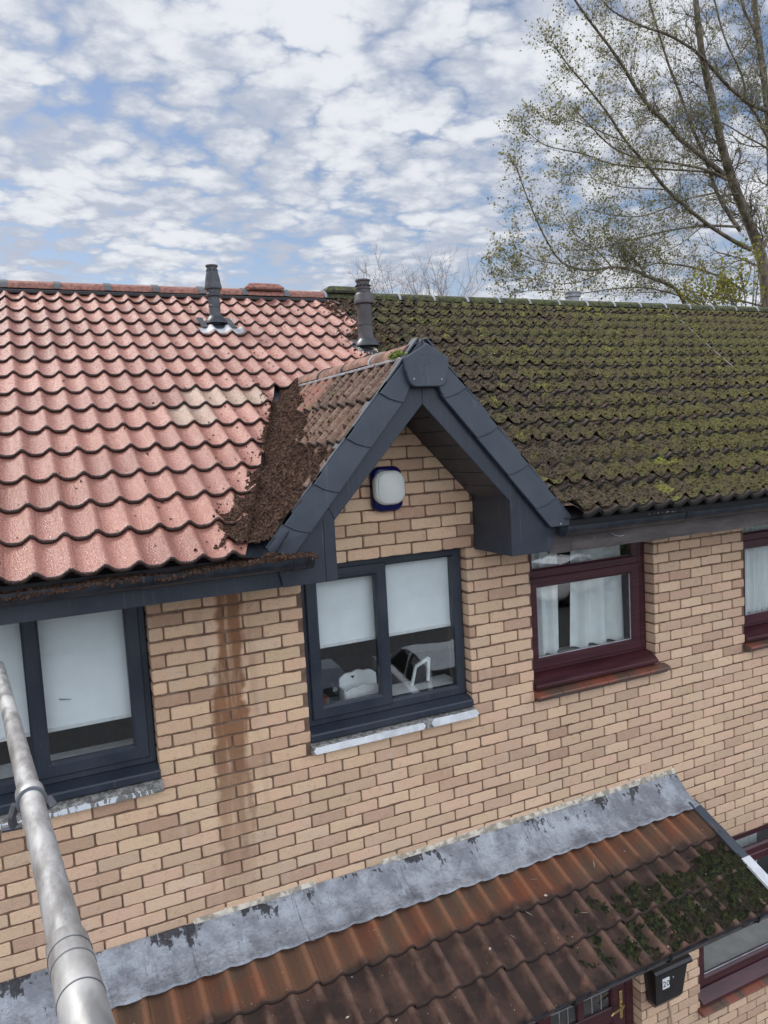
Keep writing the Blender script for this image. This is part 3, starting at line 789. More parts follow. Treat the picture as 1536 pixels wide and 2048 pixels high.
# ------------------------------------------------------------------ flues
def flue(h, x, y, kind):
    z = zroof(y)+.02; top = 3.565 if kind == 0 else 3.365; b = MB()
    r = .051 if kind == 0 else .068
    if kind == 0:
        zc = 3.36
        prof = [(r+.016, z-.06), (r+.014, z+.05), (r+.004, z+.06), (r, z+.07), (r, z+.16), (r+.003, z+.162), (r+.003, z+.175), (r, z+.178), (r, zc-.06)]
        b.lathe((x, y, 0), prof, 28); f = b.make('flue', 'flue', h); smooth_by_angle(f)
        b = MB(); b.lathe((x, y, 0), [(.050, zc-.085), (.066, zc-.075), (.069, zc-.055), (.060, zc-.045), (.062, zc-.020), (.078, zc-.010), (.079, zc+.01), (.072, zc+.03), (.066, zc+.08), (.052, zc+.145), (.047, zc+.165), (.047, zc+.185), (.056, zc+.190), (.056, zc+.203), (.030, zc+.207)], 28)
        smooth_by_angle(b.make('flue_cowl', 'flue', f))
        b = MB()
        for k in range(8):
            t = R(45*k+10); b.box(x+.0475*math.cos(t)-.008, x+.0475*math.cos(t)+.008, y+.0475*math.sin(t)-.008, y+.0475*math.sin(t)+.008, zc+.150, zc+.160, .001)
        b.make('cowl_slots', 'black_ink', f)
    else:
        zc = 3.18
        prof = [(r+.012, z-.08), (r+.012, z+.06), (r+.004, z+.07), (r+.004, z+.20), (r+.007, z+.202), (r+.007, z+.214), (r, z+.218), (r, zc-.02)]
        b.lathe((x, y, 0), prof, 28); f = b.make('flue', 'flue_brown', h); smooth_by_angle(f)
        b = MB(); b.lathe((x, y, 0), [(.064, zc-.04), (.092, zc-.030), (.094, zc-.005), (.088, zc+.005), (.086, zc+.045), (.074, zc+.062), (.064, zc+.070), (.064, zc+.098), (.071, zc+.100), (.071, zc+.110), (.060, zc+.113), (.060, zc+.168), (.069, zc+.172), (.069, zc+.186), (.040, zc+.190)], 28)
        smooth_by_angle(b.make('flue_cowl', 'flue_brown', f))
        b = MB()
        for k in range(10):
            t = R(36*k+8); b.box(x+.0610*math.cos(t)-.012, x+.0610*math.cos(t)+.012, y+.0610*math.sin(t)-.012, y+.0610*math.sin(t)+.012, zc+.128, zc+.136, .001)
        b.make('cowl_slots', 'black_ink', f)
    # slate of the flue, and the white apron in front of it
    def slate(s0, s1, wx, hh, m, nm, par, amp=.0):
        V = []; n = 25
        for i in range(2):
            s_ = (s0, s1)[i]
            for k in range(n):
                u = x-wx/2+wx*k/(n-1); hv = float(wave(np.array((u-PH)/WV)))*amp+hh
                V.append((u, y+s_*CT-hv*ST, zroof(y)+s_*ST+hv*CT))
        V += [(a, b_-.004*0, c-.006) for a, b_, c in V]
        F = [(k, k+1, n+k+1, n+k) for k in range(n-1)]+[(2*n+k, k, k+1, 2*n+k+1)[::-1] for k in range(n-1)]
        mesh(nm, V, F, m, par)
    dx = .0
    slate(-.13, .15, .32, .045, 'gutter', 'flue_slate', f, .0)
    slate(-.245, -.115, .40 if kind == 0 else .30, .028, 'apron' if kind == 0 else 'lead', 'flue_apron', f, 1.0)
    b = MB(); b.lathe((x, y-.015, zroof(y)+.03), [(r+.055, 0), (r+.045, .03), (r+.022, .055), (r+.015, .07)], 24); smooth_by_angle(b.make('flue_collar', 'gutter', f))
    return f
tag(flue(hl, .318, 2.80, 0), 'black flue pipe with a tapered cowl')
tag(flue(hr, 1.575, 2.25, 1), 'brown grey flue pipe with a ringed cowl')

# ------------------------------------------------------------------ dormer gable
def dz(x): return ZD-TD*abs(x-XD)
DL = math.hypot(1, TD); DCT, DST = 1/DL, TD/DL
YFR = -.455                # front edge of the dormer tiles
RT = .965                  # half width in plan
def mp_dl(u, s, h):
    s = s+.105; return (XD-RT+s*DCT-h*DST, u, ZD-TD*RT+s*DST+h*DCT)
def mp_dr(u, s, h):
    s = s+.105; return (XD+RT-s*DCT+h*DST, u, ZD-TD*RT+s*DST+h*DCT)
L_ = RT*DL; gd = .31; nj = 5
def flip(D): return D[0], [f[::-1] for f in D[1]], D[2], D[3]
rr_ = random.Random(5)
def dorm_tint(ua, ub, j, t): return (t[0], t[1], 1.0 if (j == 3 and .45 < (ua+ub)/2 < 1.1) else t[2]*.75)
pv0 = Vector((-.277, -.54, 0)); pv1 = Vector((.681, 1.63, 0)); pd_ = (pv1-pv0).normalized()
nl = Vector((-pd_.y, pd_.x, 0))     # points to the left of the valley
DLm = clip_tiles(*flip(tile_mesh(mp_dl, YFR, 1.75, -1, 3, gd, .02, rr_, dorm_tint, nu=8, wob=2)), [(pv0, nl)])
# last course only up to the ridge
DLm2 = clip_tiles(*flip(tile_mesh(mp_dl, YFR, 1.75, 3, 4, gd, .02, rr_, dorm_tint, nu=8, wob=2)), [(pv0, nl), (Vector((XD, 0, 0)), Vector((1, 0, 0)))])
put_tiles('roof_tiles', 'dormer_tile', dg, joinT(DLm, DLm2))
pr0 = Vector((2*XD+.277, -.54, 0)); pr1 = Vector((2*XD-.681, 1.63, 0)); prd = (pr1-pr0).normalized(); nr = Vector((prd.y, -prd.x, 0))
DRm = clip_tiles(*tile_mesh(mp_dr, YFR, 1.75, -1, 4, gd, .02, rr_, None, nu=5), [(pr0, nr), (Vector((XD, 0, 0)), Vector((-1, 0, 0)))])
put_tiles('roof_tiles', 'dormer_tile', dg, DRm)
# under-sheets beneath the tiles
b = MB()
b.add([(pv0.x, YFR, dz(pv0.x)-.03), (XD, YFR, ZD-.03), (XD, 1.63, ZD-.03)], [(0, 1, 2)])
b.add([(pr0.x, YFR, dz(pr0.x)-.03), (XD, YFR, ZD-.03), (XD, 1.63, ZD-.03)], [(0, 2, 1)])
b.make('roof_underlay', 'ridge_dark', dg)
# open valley gutter
b = MB()
b.add([(-.50, -.53, zroof(-.53)-.012), (-.20, -.53, dz(-.20)-.012), (.74, 1.60, dz(.66)-.012), (.40, 1.60, zroof(1.60)-.012), (-.277, -.53, zroof(-.53)-.03), (.68, 1.60, zroof(1.6)-.03)], [(0, 4, 5, 3), (4, 1, 2, 5)])
b.make('valley_gutter', 'gutter', dg)
# ridge of the dormer: half-round tiles with ring joints and a dry-ridge rail
def ridge_y(b, y0, y1, x, z, r, hgt=.66, seg=12, th=.014):
    V = []; n = seg+1
    for y in (y0, y1):
        for s_ in (0, th):
            for k in range(n):
                t = math.pi*k/seg; V.append((x-(r-s_)*math.cos(t), y, z+(r-s_)*math.sin(t)*hgt))
    F = []
    for k in range(seg):
        F.append((k, 2*n+k, 2*n+k+1, k+1)); F.append((n+k, n+k+1, 3*n+k+1, 3*n+k)); F.append((k, k+1, n+k+1, n+k)); F.append((2*n+k, 3*n+k, 3*n+k+1, 2*n+k+1))
    b.add(V, F)
zr_ = ZD-.075; y = -.44; dr_ = (mat('dormer_ridge', lambda q, p: dict(c=q.mix(q.ss(q.noise(p, 12, 5, .7), .40, .62), (.11, .055, .036), (.30, .16, .115)), r=.8, N=q.bump(q.noise(p, 120, 4), .9, .005))))
for k in range(5):
    b = MB(); bs = MB()
    ridge_y(b, y+.003, min(y+.447, 1.62), XD, zr_+.006*(k % 2), .118)
    ridge_y(bs, y+.436, y+.458, XD, zr_, .126, th=.02); y += .45
    smooth_by_angle(b.make('ridge_tile', dr_, dg)); smooth_by_angle(bs.make('ridge_ring', 'strap' if k in (0, 4) else 'ridge_dark', dg))
b = MB(); b.box(XD-.132, XD-.112, -.44, 1.5, zr_-.020, zr_-.004, .003); b.box(XD+.112, XD+.132, -.44, 1.5, zr_-.020, zr_-.004, .003); b.make('ridge_rail', 'strap', dg)

# dry verge units: side 1 = right, -1 = left
def slope_pt(s, t, side):
    """s metres down from the apex along the tile plane (front edge), t metres perpendicular (up)"""
    return (XD+side*(s*DCT+t*DST), ZD-s*DST+t*DCT)
vt_ = []
for side in (1, -1):
    ends = [.02, .375, .69, 1.005, 1.30, 1.50] if side == 1 else [.02, .40, .72, 1.03, 1.30, 1.48]
    for i in range(5):
        a, c = ends[i]+(.0 if i else .0), ends[i+1]
        last = i == 4
        b = MB(); wd = -.118
        a -= .06 if i else 0
        P0 = [slope_pt(a-.02, .030, side), slope_pt(c, .030, side), slope_pt(c-.012, -.03, side), slope_pt(c-.035, -.085, side), slope_pt(c-.055, wd, side), slope_pt(a-.02, wd, side)]
        if last: P0 = [slope_pt(a-.02, .030, side), slope_pt(c-.03, .030, side), slope_pt(c-.0, -.02, side), slope_pt(c-.09, wd, side), slope_pt(a-.02, wd, side)]
        if i == 0: P0[0] = (XD+side*.001, P0[0][1]); P0[-1] = (XD+side*.001, P0[-1][1])
        if side == 1: pass
        n = len(P0)
        def fy(p):
            s_ = (p[0]-XD)*side/DCT
            return -.470-.014*max(0, min(1, (s_-a)/(c-a)))
        Q0 = inset(P0, .004)
        V = [(x, fy((x, z)), z) for x, z in Q0]+[(x, fy((x, z))+.004, z) for x, z in P0]+[(x, -.452, z) for x, z in P0]
        F = [list(range(n))]
        for r in (0, n):
            for k in range(n): F.append([r+k, r+n+k, r+n+(k+1) % n, r+(k+1) % n])
        F.append([2*n+k for k in range(n)][::-1])
        if side == 1: F = [f[::-1] for f in F]
        b.add(V, F)
        # flange that turns over the tile edge
        fa, fc = slope_pt(a-.02 if i else .0, .031, side), slope_pt(c-(.03 if last else 0), .031, side); fa2, fc2 = slope_pt(a-.02 if i else .0, .040, side), slope_pt(c-(.03 if last else 0), .040, side)
        V = [(*fa, 0), (*fc, 0), (*fc2, 0), (*fa2, 0)]; V = [(x, yy, z) for yy in (-.474, -.400) for x, z, _ in V]
        b.add(V, [(0, 1, 2, 3), (7, 6, 5, 4), (3, 2, 6, 7), (0, 4, 5, 1), (1, 5, 6, 2), (0, 3, 7, 4)])
        o = b.make('verge_unit', 'verge', dg)
        if last:
            b2 = MB(); px__, pz__ = slope_pt(c-.055, -.055, side); b2.lathe((px__, -.480, pz__), [(.0055, -.004), (.0055, .0), (.003, .003)], 10, axis=Vector((0, -1, 0))); b2.make('screw', 'strap', o)
# gritty line of dust on the left flanges
b = MB()
# ridge end cap
capP = [(.708, 2.408), (.828, 2.330), (.823, 2.252), (.800, 2.195), (.785, 2.176), (.768, 2.168), (.592, 2.168), (.575, 2.176), (.560, 2.200), (.545, 2.254), (.552, 2.330), (.66, 2.402)]
capP = [(x-.003, z) for x, z in capP]
capP = [(.69, 2.412), (.828, 2.328), (.826, 2.262), (.806, 2.200), (.790, 2.178), (.768, 2.168), (.606, 2.168), (.584, 2.178), (.568, 2.200), (.548, 2.262), (.548, 2.330)]
b = MB(); b.prism(capP[::-1], -.505, -.470, b=.006); o = b.make('ridge_end_cap', 'verge', dg)
b = MB(); P = [(XD-.125+.0, 2.285), (XD-.095, 2.345), (XD-.045, 2.388), (XD+.01, 2.402), (XD+.055, 2.388), (XD+.105, 2.345), (XD+.135, 2.285)]
b.prism(P[::-1], -.472, -.36); b.make('cap_socket', 'verge', dg)
for x, z in ((.598, 2.212), (.775, 2.207)):
    b = MB(); b.lathe((x, -.504, z), [(.006, -.002), (.006, .002), (.003, .004)], 10, axis=Vector((0, -1, 0))); b.make('cap_screw', 'strap', o)
for x, z in ((.66, 2.345), (.70, 2.345), (.612, 2.285), (.75, 2.285), (.665, 2.285), (.70, 2.30), (.655, 2.235), (.70, 2.235)):
    b = MB(); b.lathe((x, -.5045, z), [(.0035, 0), (.0035, .001)], 8, axis=Vector((0, -1, 0))); b.make('cap_pinhole', 'black_ink', o)
# bargeboards (two mitred boards) and boxed ends
XI = .677; ZI = 2.075; TI = 1.06       # inner (lower) line of the boards
def zi(x): return ZI-TI*abs(x-XI)
KR, KL = 1.250, .098; ZB = 1.130
for side in (1, -1):
    K = KR if side == 1 else KL
    xo = XD+side*.90
    P = [(XI, ZI), (K, zi(K)), (K, ZB)]
    xe = 1.545 if side == 1 else -.215
    P += [(xe, ZB), (XD+side*.945, dz(XD+side*.945)-.05), (XD, ZD-.06)]
    if side == 1: P = P[::-1]
    # split: mitred board + boxed end with a seam
    Pb = [(XI, ZI), (K, zi(K)), (K+side*.115, zi(K)-.02), (K+side*.05, dz(K+side*.05)-.09), (XD, ZD-.07), ]
    Pe = [(K, zi(K)), (K, ZB), (xe, ZB), (XD+side*.935, dz(XD+side*.935)-.05), (K+side*.05, dz(K+side*.05)-.09)]
    Pb = [(XI+side*.001, ZI), (K, zi(K)+.001), (K+side*.06, dz(K+side*.06)-.09), (XD+side*.001, ZD-.07)]
    Pe = [(K, zi(K)), (K, ZB), (xe, ZB), (XD+side*.935, dz(XD+side*.935)-.05), (K+side*.06, dz(K+side*.06)-.09)]
    for nm, PP, y0 in (('bargeboard', Pb, -.440), ('box_end', Pe, -.4385)):
        if side == -1: PP = PP
        n = len(PP); b = MB()
        b.prism(PP if side == -1 else PP[::-1], y0, -.42, b=.002)
        o = b.make(nm, 'anthracite', dg)
b = MB()   # seam strip on the left box
b.box(.028, .034, -.4405, -.4365, ZB, 1.47, .001); b.make('seam', 'black_ink', dg)
# soffit of the gable and the inner sides of the boxes
def slab(b, P, n_, th):
    """quad P with thickness th along vector n_"""
    n_ = Vector(n_).normalized()*th; V = [Vector(p) for p in P]; V += [v+n_ for v in V]
    b.add(V, [(0, 1, 2, 3), (7, 6, 5, 4), (0, 4, 5, 1), (1, 5, 6, 2), (2, 6, 7, 3), (3, 7, 4, 0)])
for side in (1, -1):
    K = KR if side == 1 else KL
    b = MB()
    N_ = 7
    for i in range(N_):      # tongue and groove boards running front to back
        t0, t1 = i/N_, (i+1)/N_-.006
        x0, x1 = XI+(K-XI)*t0, XI+(K-XI)*t1
        slab(b, [(x0, -.419, zi(x0)+.012), (x1, -.419, zi(x1)+.012), (x1, -.004, zi(x1)+.012), (x0, -.004, zi(x0)+.012)], (side*.7, 0, .7), .012)
    b.make('soffit_boards', 'anthracite', dg)
    b = MB(); b.box(min(K, K+side*.012), max(K, K+side*.012), -.419, -.004, ZB+.001, zi(K)+.03, .001)
    b.box(min(K+side*.012, K+side*.29), max(K+side*.012, K+side*.29), -.419, -.004, ZB, ZB+.012, .001)
    b.make('box_side', 'anthracite', dg)

# ------------------------------------------------------------------ fascias, soffits, gutters
def wavy_fascia(x0, x1, y, z0, z1, m, parent, rag=0.0, name='fascia'):
    n = int((x1-x0)/.03)+2; xs = np.linspace(x0, x1, n); rg2 = np.random.RandomState(2)
    lowz = z0+rag*(fbm(xs, xs*0+3.3, 9, 4, 5)-.5)*2
    V = []
    for x, zl in zip(xs, lowz): V += [(x, y, zl), (x, y, z1), (x, y+.02, zl), (x, y+.02, z1)]
    F = []
    for i in range(n-1):
        a = 4*i; F += [(a, a+4, a+5, a+1), (a+2, a+3, a+7, a+6), (a, a+2, a+6, a+4), (a+1, a+5, a+7, a+3)]
    F += [(0, 1, 3, 2), (4*(n-1), 4*(n-1)+2, 4*(n-1)+3, 4*(n-1)+1)]
    return mesh(name, V, F, m, parent)
wavy_fascia(RX0, -.217, -.42, 1.130, 1.275, 'anthracite', hl)
wavy_fascia(1.547, RX1, -.42, 1.105, 1.275, 'old_fascia', hr, .006)
# peeling lower strip in front of the old fascia
wavy_fascia(1.72, 3.02, -.4235, 1.112, 1.175, 'old_fascia', hr, .016, 'peeling_strip')
b = MB(); b.box(RX0, -.19, -.40, -.003, 1.142, 1.152, .001); b.make('soffit', 'anthracite', hl)
b = MB(); b.box(1.54, RX1, -.40, -.003, 1.120, 1.130, .001); b.make('soffit', 'old_fascia', hr)
def gutter(x0, x1, yc, zt, r, parent, stop0=True, stop1=True, unions=(), m='gutter', squ=1.15):
    seg = 14; V = []; F = []; n = seg+1; L = 2
    prof = []
    for s_ in (0, .003):
        for k in range(n):
            t = math.pi*k/seg; prof.append((yc-(r-s_)*math.cos(t), zt-(r-s_)*math.sin(t)*squ))
    for x in (x0, x1): V += [(x, a, c) for a, c in prof]
    m2 = 2*n
    for k in range(seg):
        F.append((k, m2+k, m2+k+1, k+1)); F.append((n+k, n+k+1, m2+n+k+1, m2+n+k))
    for k in (0, seg): F.append((k, n+k, m2+n+k, m2+k))
    for base in (0, m2):
        for k in range(seg): F.append((base+k, base+k+1, base+n+k+1, base+n+k))
    o = mesh('gutter', V, F, m, parent); smooth_by_angle(o, 50)
    def collar(xa, xb, dr, nm='gutter_union', cap=False):
        V = []; F = []
        for x in (xa, xb):
            for s_ in (-dr, .004):
                for k in range(n):
                    t = math.pi*k/seg; V.append((x, yc-(r-s_)*math.cos(t), zt-(r-s_)*math.sin(t)*squ+(.004 if s_ < 0 else 0)))
        for k in range(seg):
            F.append((k, m2+k, m2+k+1, k+1)); F.append((n+k, n+k+1, m2+n+k+1, m2+n+k))
            for base in (0, m2): F.append((base+k, base+k+1, base+n+k+1, base+n+k))
        for k in (0, seg): F.append((k, n+k, m2+n+k, m2+k))
        if cap: F.append([n+k for k in range(n)]); F.append([m2+n+k for k in range(n)])
        smooth_by_angle(mesh(nm, V, F, m, o), 50)
    for u in unions: collar(u-.03, u+.03, .006)
    if stop0: collar(x0-.006, x0+.03, .006, 'stop_end', True)
    if stop1: collar(x1-.03, x1+.006, .006, 'stop_end', True)
    return o
YG, ZGT, RG = -.492, 1.292, .056
gl_ = gutter(RX0, -.075, YG, ZGT, RG, hl, False, True, (-.155, -.93))
gr_ = gutter(1.60, RX1, YG, ZGT-.004, RG, hr, True, False, (2.63, 4.6, 6.6))
tag(gl_, 'black half round gutter full of moss crumbs'); tag(gr_, 'black half round gutter below mossy tiles')
b = MB()   # rafter-foot filler under the eaves tiles
b.box(RX0, -.36, -.45, -.40, 1.262, 1.315, .002); b.make('eaves_filler', 'ridge_dark', hl)
b = MB(); b.box(1.62, RX1, -.45, -.40, 1.262, 1.315, .002); b.make('eaves_filler', 'ridge_dark', hr)
# a loose bit of cable clip on the old fascia
b = MB(); b.tube([(2.05, -.426, 1.19), (2.08, -.428, 1.175), (2.12, -.428, 1.166), (2.155, -.427, 1.168)], .003, 6); b.make('loose_clip', 'strap', hr)

# ------------------------------------------------------------------ windows
def frame_rect(b, x0, x1, z0, z1, wd, y0, y1, bev=.006):
    """four mitred members with a sloped inner bead"""
    o = [(x0, z0), (x1, z0), (x1, z1), (x0, z1)]; i = [(x0+wd, z0+wd), (x1-wd, z0+wd), (x1-wd, z1-wd), (x0+wd, z1-wd)]
    k = min(.014, wd*.35)
    m_ = [(x0+wd-k, z0+wd-k), (x1-wd+k, z0+wd-k), (x1-wd+k, z1-wd+k), (x0+wd-k, z1-wd+k)]
    oo = inset([(a, c) for a, c in o], bev)
    rings = [[(x, y1, z) for x, z in o], [(x, y0+bev, z) for x, z in o], [(x, y0, z) for x, z in oo], [(x, y0, z) for x, z in m_], [(x, y0+k, z) for x, z in i], [(x, y1, z) for x, z in i]]
    V = [p for r in rings for p in r]; F = []
    for r in range(5):
        for a in range(4): F.append((r*4+a, (r+1)*4+a, (r+1)*4+(a+1) % 4, r*4+(a+1) % 4)[::-1])
    b.add(V, F)
def pane(parent, x0, x1, z0, z1, y, name='pane'):
    b = MB(); b.box(x0-.004, x1+.004, y, y+.004, z0-.004, z1+.004, .0005); return b.make(name, 'glass', parent)
def window_grey(x0, x1, z0, z1, split, sash_left, y=.065, glass_split=None, vent=True):
    """anthracite window: outer frame, mullion, one opening sash, one fixed light"""
    wn = MB(); frame_rect(wn, x0, x1, z0, z1, .062, y, y+.07)
    f = wn.make('window', 'anthracite', hl)
    b = MB(); b.box(split-.026, split+.026, y+.001, y+.06, z0+.055, z1-.055, .004); b.make('mullion', 'anthracite', f)
    if sash_left: sx0, sx1, fx0, fx1 = x0+.036, split+.018, split+.026, x1-.062
    else: sx0, sx1, fx0, fx1 = split-.018, x1-.036, x0+.062, split-.026
    b = MB(); frame_rect(b, sx0, sx1, z0+.040, z1-.036, .078, y-.016, y+.03); s_ = b.make('sash', 'anthracite', f)
    pane(f, sx0+.078, sx1-.078, z0+.118, z1-.114, y+.014)
    pane(f, fx0, fx1, z0+.062, z1-.062, y+.022)
    if vent:
        b = MB(); b.box(sx0+.06, sx1-.08, y-.024, y-.016, z1-.095, z1-.080, .003); b.make('trickle_vent', 'anthracite', f)
    b = MB()  # moulded sub-cill: sloped nose in two steps
    P = [(y+.07, z0), (y-.004, z0), (-.012, z0-.022), (-.018, z0-.030), (-.018, z0-.062), (-.010, z0-.070), (y+.07, z0-.070)]
    V = [(x, yy, zz_) for x in (x0-.006, x1+.002) for yy, zz_ in P]; n = len(P)
    b.add(V, [tuple(range(n)), tuple(range(2*n-1, n-1, -1))]+[(i, n+i, n+(i+1) % n, (i+1) % n) for i in range(n)])
    b.make('sub_cill', 'anthracite', f)
    return f
def sill_stone(x0, x1, parent, front):
    b = MB()
    P = [(.09, .066), (.0, .062), (-.030, .056), (-.038, .050), (-.040, .004), (.0, .0), (.09, .0)]
    xs = np.linspace(x0, x1, 30); n = len(P); V = []
    for i, x in enumerate(xs):
        for yy, zz_ in P: V.append((x, yy, zz_))
    F = [tuple(range(n)), tuple(range(30*n-1, 29*n-1, -1))]
    for i in range(29):
        for k in range(n): F.append((i*n+k, (i+1)*n+k, (i+1)*n+(k+1) % n, i*n+(k+1) % n)[::-1])
    b.add(V, F); o = b.make('sill', 'stone', parent)
    return o
wm = window_grey(.034, 1.181, .142, 1.150, .600, True)
tag(wm, 'grey framed middle window below the dormer gable')
wl = window_grey(-2.076, -.872, .142, 1.150, -1.476, False, vent=False)
tag(wl, 'grey framed left window half hidden by the scaffold pole')
s1 = sill_stone(.024, 1.195, wm, 0); s2 = sill_stone(-2.09, -.862, wl, 0)
# thick white paint left on the middle sill (two tongues), flaking paint on the left one
def paint_strip(x0, x1, parent, m, z0=.003, z1=.050, rag=.006, y=-.0445, name='sill_paint', seed=1, th=.006):
    n = max(8, int((x1-x0)/.012)); xs = np.linspace(x0, x1, n)
    end = np.minimum(1, np.minimum((xs-x0), (x1-xs))/.022); end = np.sqrt(np.clip(1-(1-end)**2, 0, 1))
    t = z1+rag*(fbm(xs, xs*0+seed, 30, 4, seed)-.5)*2; l = z0+.002*(fbm(xs, xs*0+9, 40, 3, seed)-.5)
    mid = (t+l)/2; t = mid+(t-mid)*np.maximum(end, .05); l = mid+(l-mid)*np.maximum(end, .05)
    V = []; F = []
    for x, a, c in zip(xs, l, t): V += [(x, y+.004, a), (x, y, a+.004*min(1, (c-a)/.02)), (x, y, c-.004*min(1, (c-a)/.02)), (x, y+th+.003, c)]
    for i in range(n-1):
        a = 4*i; F += [(a+k, a+4+k, a+5+k, a+1+k) for k in range(3)]
    F += [(0, 1, 2, 3), tuple(4*(n-1)+k for k in (3, 2, 1, 0))]
    mesh(name, V, F, m, parent)
paint_strip(.030, .80, wm, 'white_paint', seed=3, rag=.004); paint_strip(.845, 1.205, wm, 'white_paint', seed=5, z1=.056, rag=.005)
paint_strip(-2.09, -.90, wl, 'flaking', seed=8, z1=.036, rag=.010, y=-.0425)

def window_maroon(x0, x1, z0, z1, name_lab, y=.085, transom=None, cill=True, bars=False):
    b = MB(); frame_rect(b, x0, x1, z0, z1, .060, y, y+.07); f = b.make('window', 'maroon', hr); tag(f, name_lab)
    # right-hand jamb stack (coupled frame) as on the photograph
    gx0, gx1 = x0+.130-.06, x1-.125
    if transom is not None:
        b = MB(); b.box(x0+.055, x1-.07, y-.004, y+.06, transom-.037, transom+.037, .007); b.make('transom', 'maroon', f)
        b = MB(); frame_rect(b, x0+.028, x1-.075, z0+.030, transom+.002, .075, y-.018, y+.03); b.make('sash', 'maroon', f)
        pane(f, x0+.103, x1-.150, z0+.105, transom-.073, y+.012)
        b = MB(); frame_rect(b, x0+.028, x1-.075, transom+.012, z1-.03, .050, y-.006, y+.03); b.make('top_light', 'maroon', f)
        pane(f, x0+.078, x1-.125, transom+.062, z1-.08, y+.014)
        b = MB(); frame_rect(b, x0+.098, x1-.145, z0+.100, transom-.068, .009, y+.004, y+.012, .001); b.make('glazing_seal', 'strap', f)
    if cill:
        b = MB(); P = [(y+.07, z0), (y-.006, z0), (.01, z0-.028), (-.022, z0-.050), (-.030, z0-.058), (-.030, z0-.076), (-.020, z0-.082), (y+.07, z0-.082)]
        V = [(x, yy, zz_) for x in (x0-.004, x1+.004) for yy, zz_ in P]; n = len(P)
        b.add(V, [tuple(range(n)), tuple(range(2*n-1, n-1, -1))]+[(i, n+i, n+(i+1) % n, (i+1) % n) for i in range(n)])
        b.make('sub_cill', 'maroon', f)
    return f
def quarry_sill(x0, x1, parent, z=0.0, n=6, ys=-.072):
    for i in range(n):
        a, c = x0+(x1-x0)*i/n, x0+(x1-x0)*(i+1)/n-.004
        b = MB(); P = [(.10, z+.080), (-.03, z+.062), (ys+.004, z+.050), (ys, z+.042), (ys+.004, z+.030), (0, z+.028), (.10, z+.03)]
        V = [(x, yy, zz_) for x in (a, c) for yy, zz_ in P]; k = len(P)
        b.add(V, [tuple(range(k)), tuple(range(2*k-1, k-1, -1))]+[(j, k+j, k+(j+1) % k, (j+1) % k) for j in range(k)])
        b.make('sill_tile', 'quarry', parent)
    b = MB(); b.box(x0+.01, x1-.008, -.045, .06, z+.004, z+.029, .004); b.make('sill_bed', 'old_fascia', parent)
wr = window_maroon(1.701, 2.824, .165, 1.16, 'maroon window right of the dormer gable', transom=.855)
quarry_sill(1.690, 2.915, wr, n=6)
wf = window_maroon(3.804, 4.996, .165, 1.16, 'maroon window at the right edge of the photo', transom=.90)
quarry_sill(3.79, 5.01, wf, n=6)
w4 = window_maroon(6.304, 7.496, .165, 1.16, 'maroon window beyond the right edge', transom=.90)
quarry_sill(6.29, 7.51, w4, n=6)
wg = window_maroon(3.236, 5.194, -2.80, -1.56, 'wide maroon ground floor window right of the letterbox', transom=-1.80, y=.06)
quarry_sill(3.20, 5.23, wg, z=-2.96, n=9)
wgl = window_maroon(-2.29, -.61, -2.80, -1.56, 'ground floor window below the porch roof', transom=-1.80, y=.06)

# interior shells (upper rooms, ground-floor room)
def room(x0, x1, z0, z1, parent, y1=2.6, m='room'):
    b = MB(); V = [(x, y, z) for x in (x0, x1) for y in (.125, y1) for z in (z0, z1)]
    b.add(V, [(2, 3, 7, 6), (0, 1, 3, 2), (4, 6, 7, 5), (0, 2, 6, 4), (1, 5, 7, 3)]); b.make('room_lining', m, parent)
room(-3.0, -.3, -.75, 1.14, hl); room(-.25, 1.45, -.75, 1.14, hl); room(1.6, 3.3, -.75, 1.13, hr); room(3.4, 5.6, -.75, 1.13, hr); room(5.9, 8, -.75, 1.13, hr)
room(2.75, 5.6, ZG+.02, -1.3, hr, 3.2, 'room_light'); room(-3.0, -.2, ZG+.02, -1.3, hl, 3.2)
# window boards inside
for x0, x1, z, h in ((-2.08, -.87, .20, hl), (.03, 1.185, .20, hl), (1.70, 2.83, .22, hr), (3.80, 5.0, .22, hr), (3.23, 5.2, -2.74, hr)):
    b = MB(); b.box(x0, x1, .135, .36, z-.02, z, .003); b.make('window_board', 'white_item' if h is hl else 'room_light', h)
# roller blinds
def blind(x0, x1, z0, z1, y, lab):
    t = thing('roller_blind', lab, 'blind', ((x0+x1)/2, y, z1), 'white roller blinds in the grey windows')
    n = 24; V = []; F = []
    for i in range(2):
        for k in range(n+1):
            x = x0+(x1-x0)*k/n; V.append((x, y+.003*math.sin(k*.9)*(1-i), (z0, z1)[i]))
    F = [(k, k+1, n+2+k, n+1+k) for k in range(n)]
    V += [(a, b_+.0015, c) for a, b_, c in V]; F += [tuple(i+2*(n+1) for i in f)[::-1] for f in F]
    mesh('fabric', V, F, 'blind', t, True)
    b = MB(); b.box(x0, x1, y-.005, y+.006, z0-.022, z0+.002, .003); b.make('bottom_bar', 'white_item', t)
    b = MB(); b.tube([(x0, y+.02, z1), (x1, y+.02, z1)], .02, 12); b.make('roller', 'white_item', t)
blind(.07, .585, .625, 1.13, .135, 'white roller blind behind the left pane of the middle window')
blind(.615, 1.165, .625, 1.13, .135, 'white roller blind behind the right pane of the middle window')
blind(-1.455, -.90, .425, 1.13, .135, 'white roller blind in the left window right of its mullion')
blind(-2.06, -1.50, .425, 1.13, .135, 'white roller blind in the left window behind the pole')
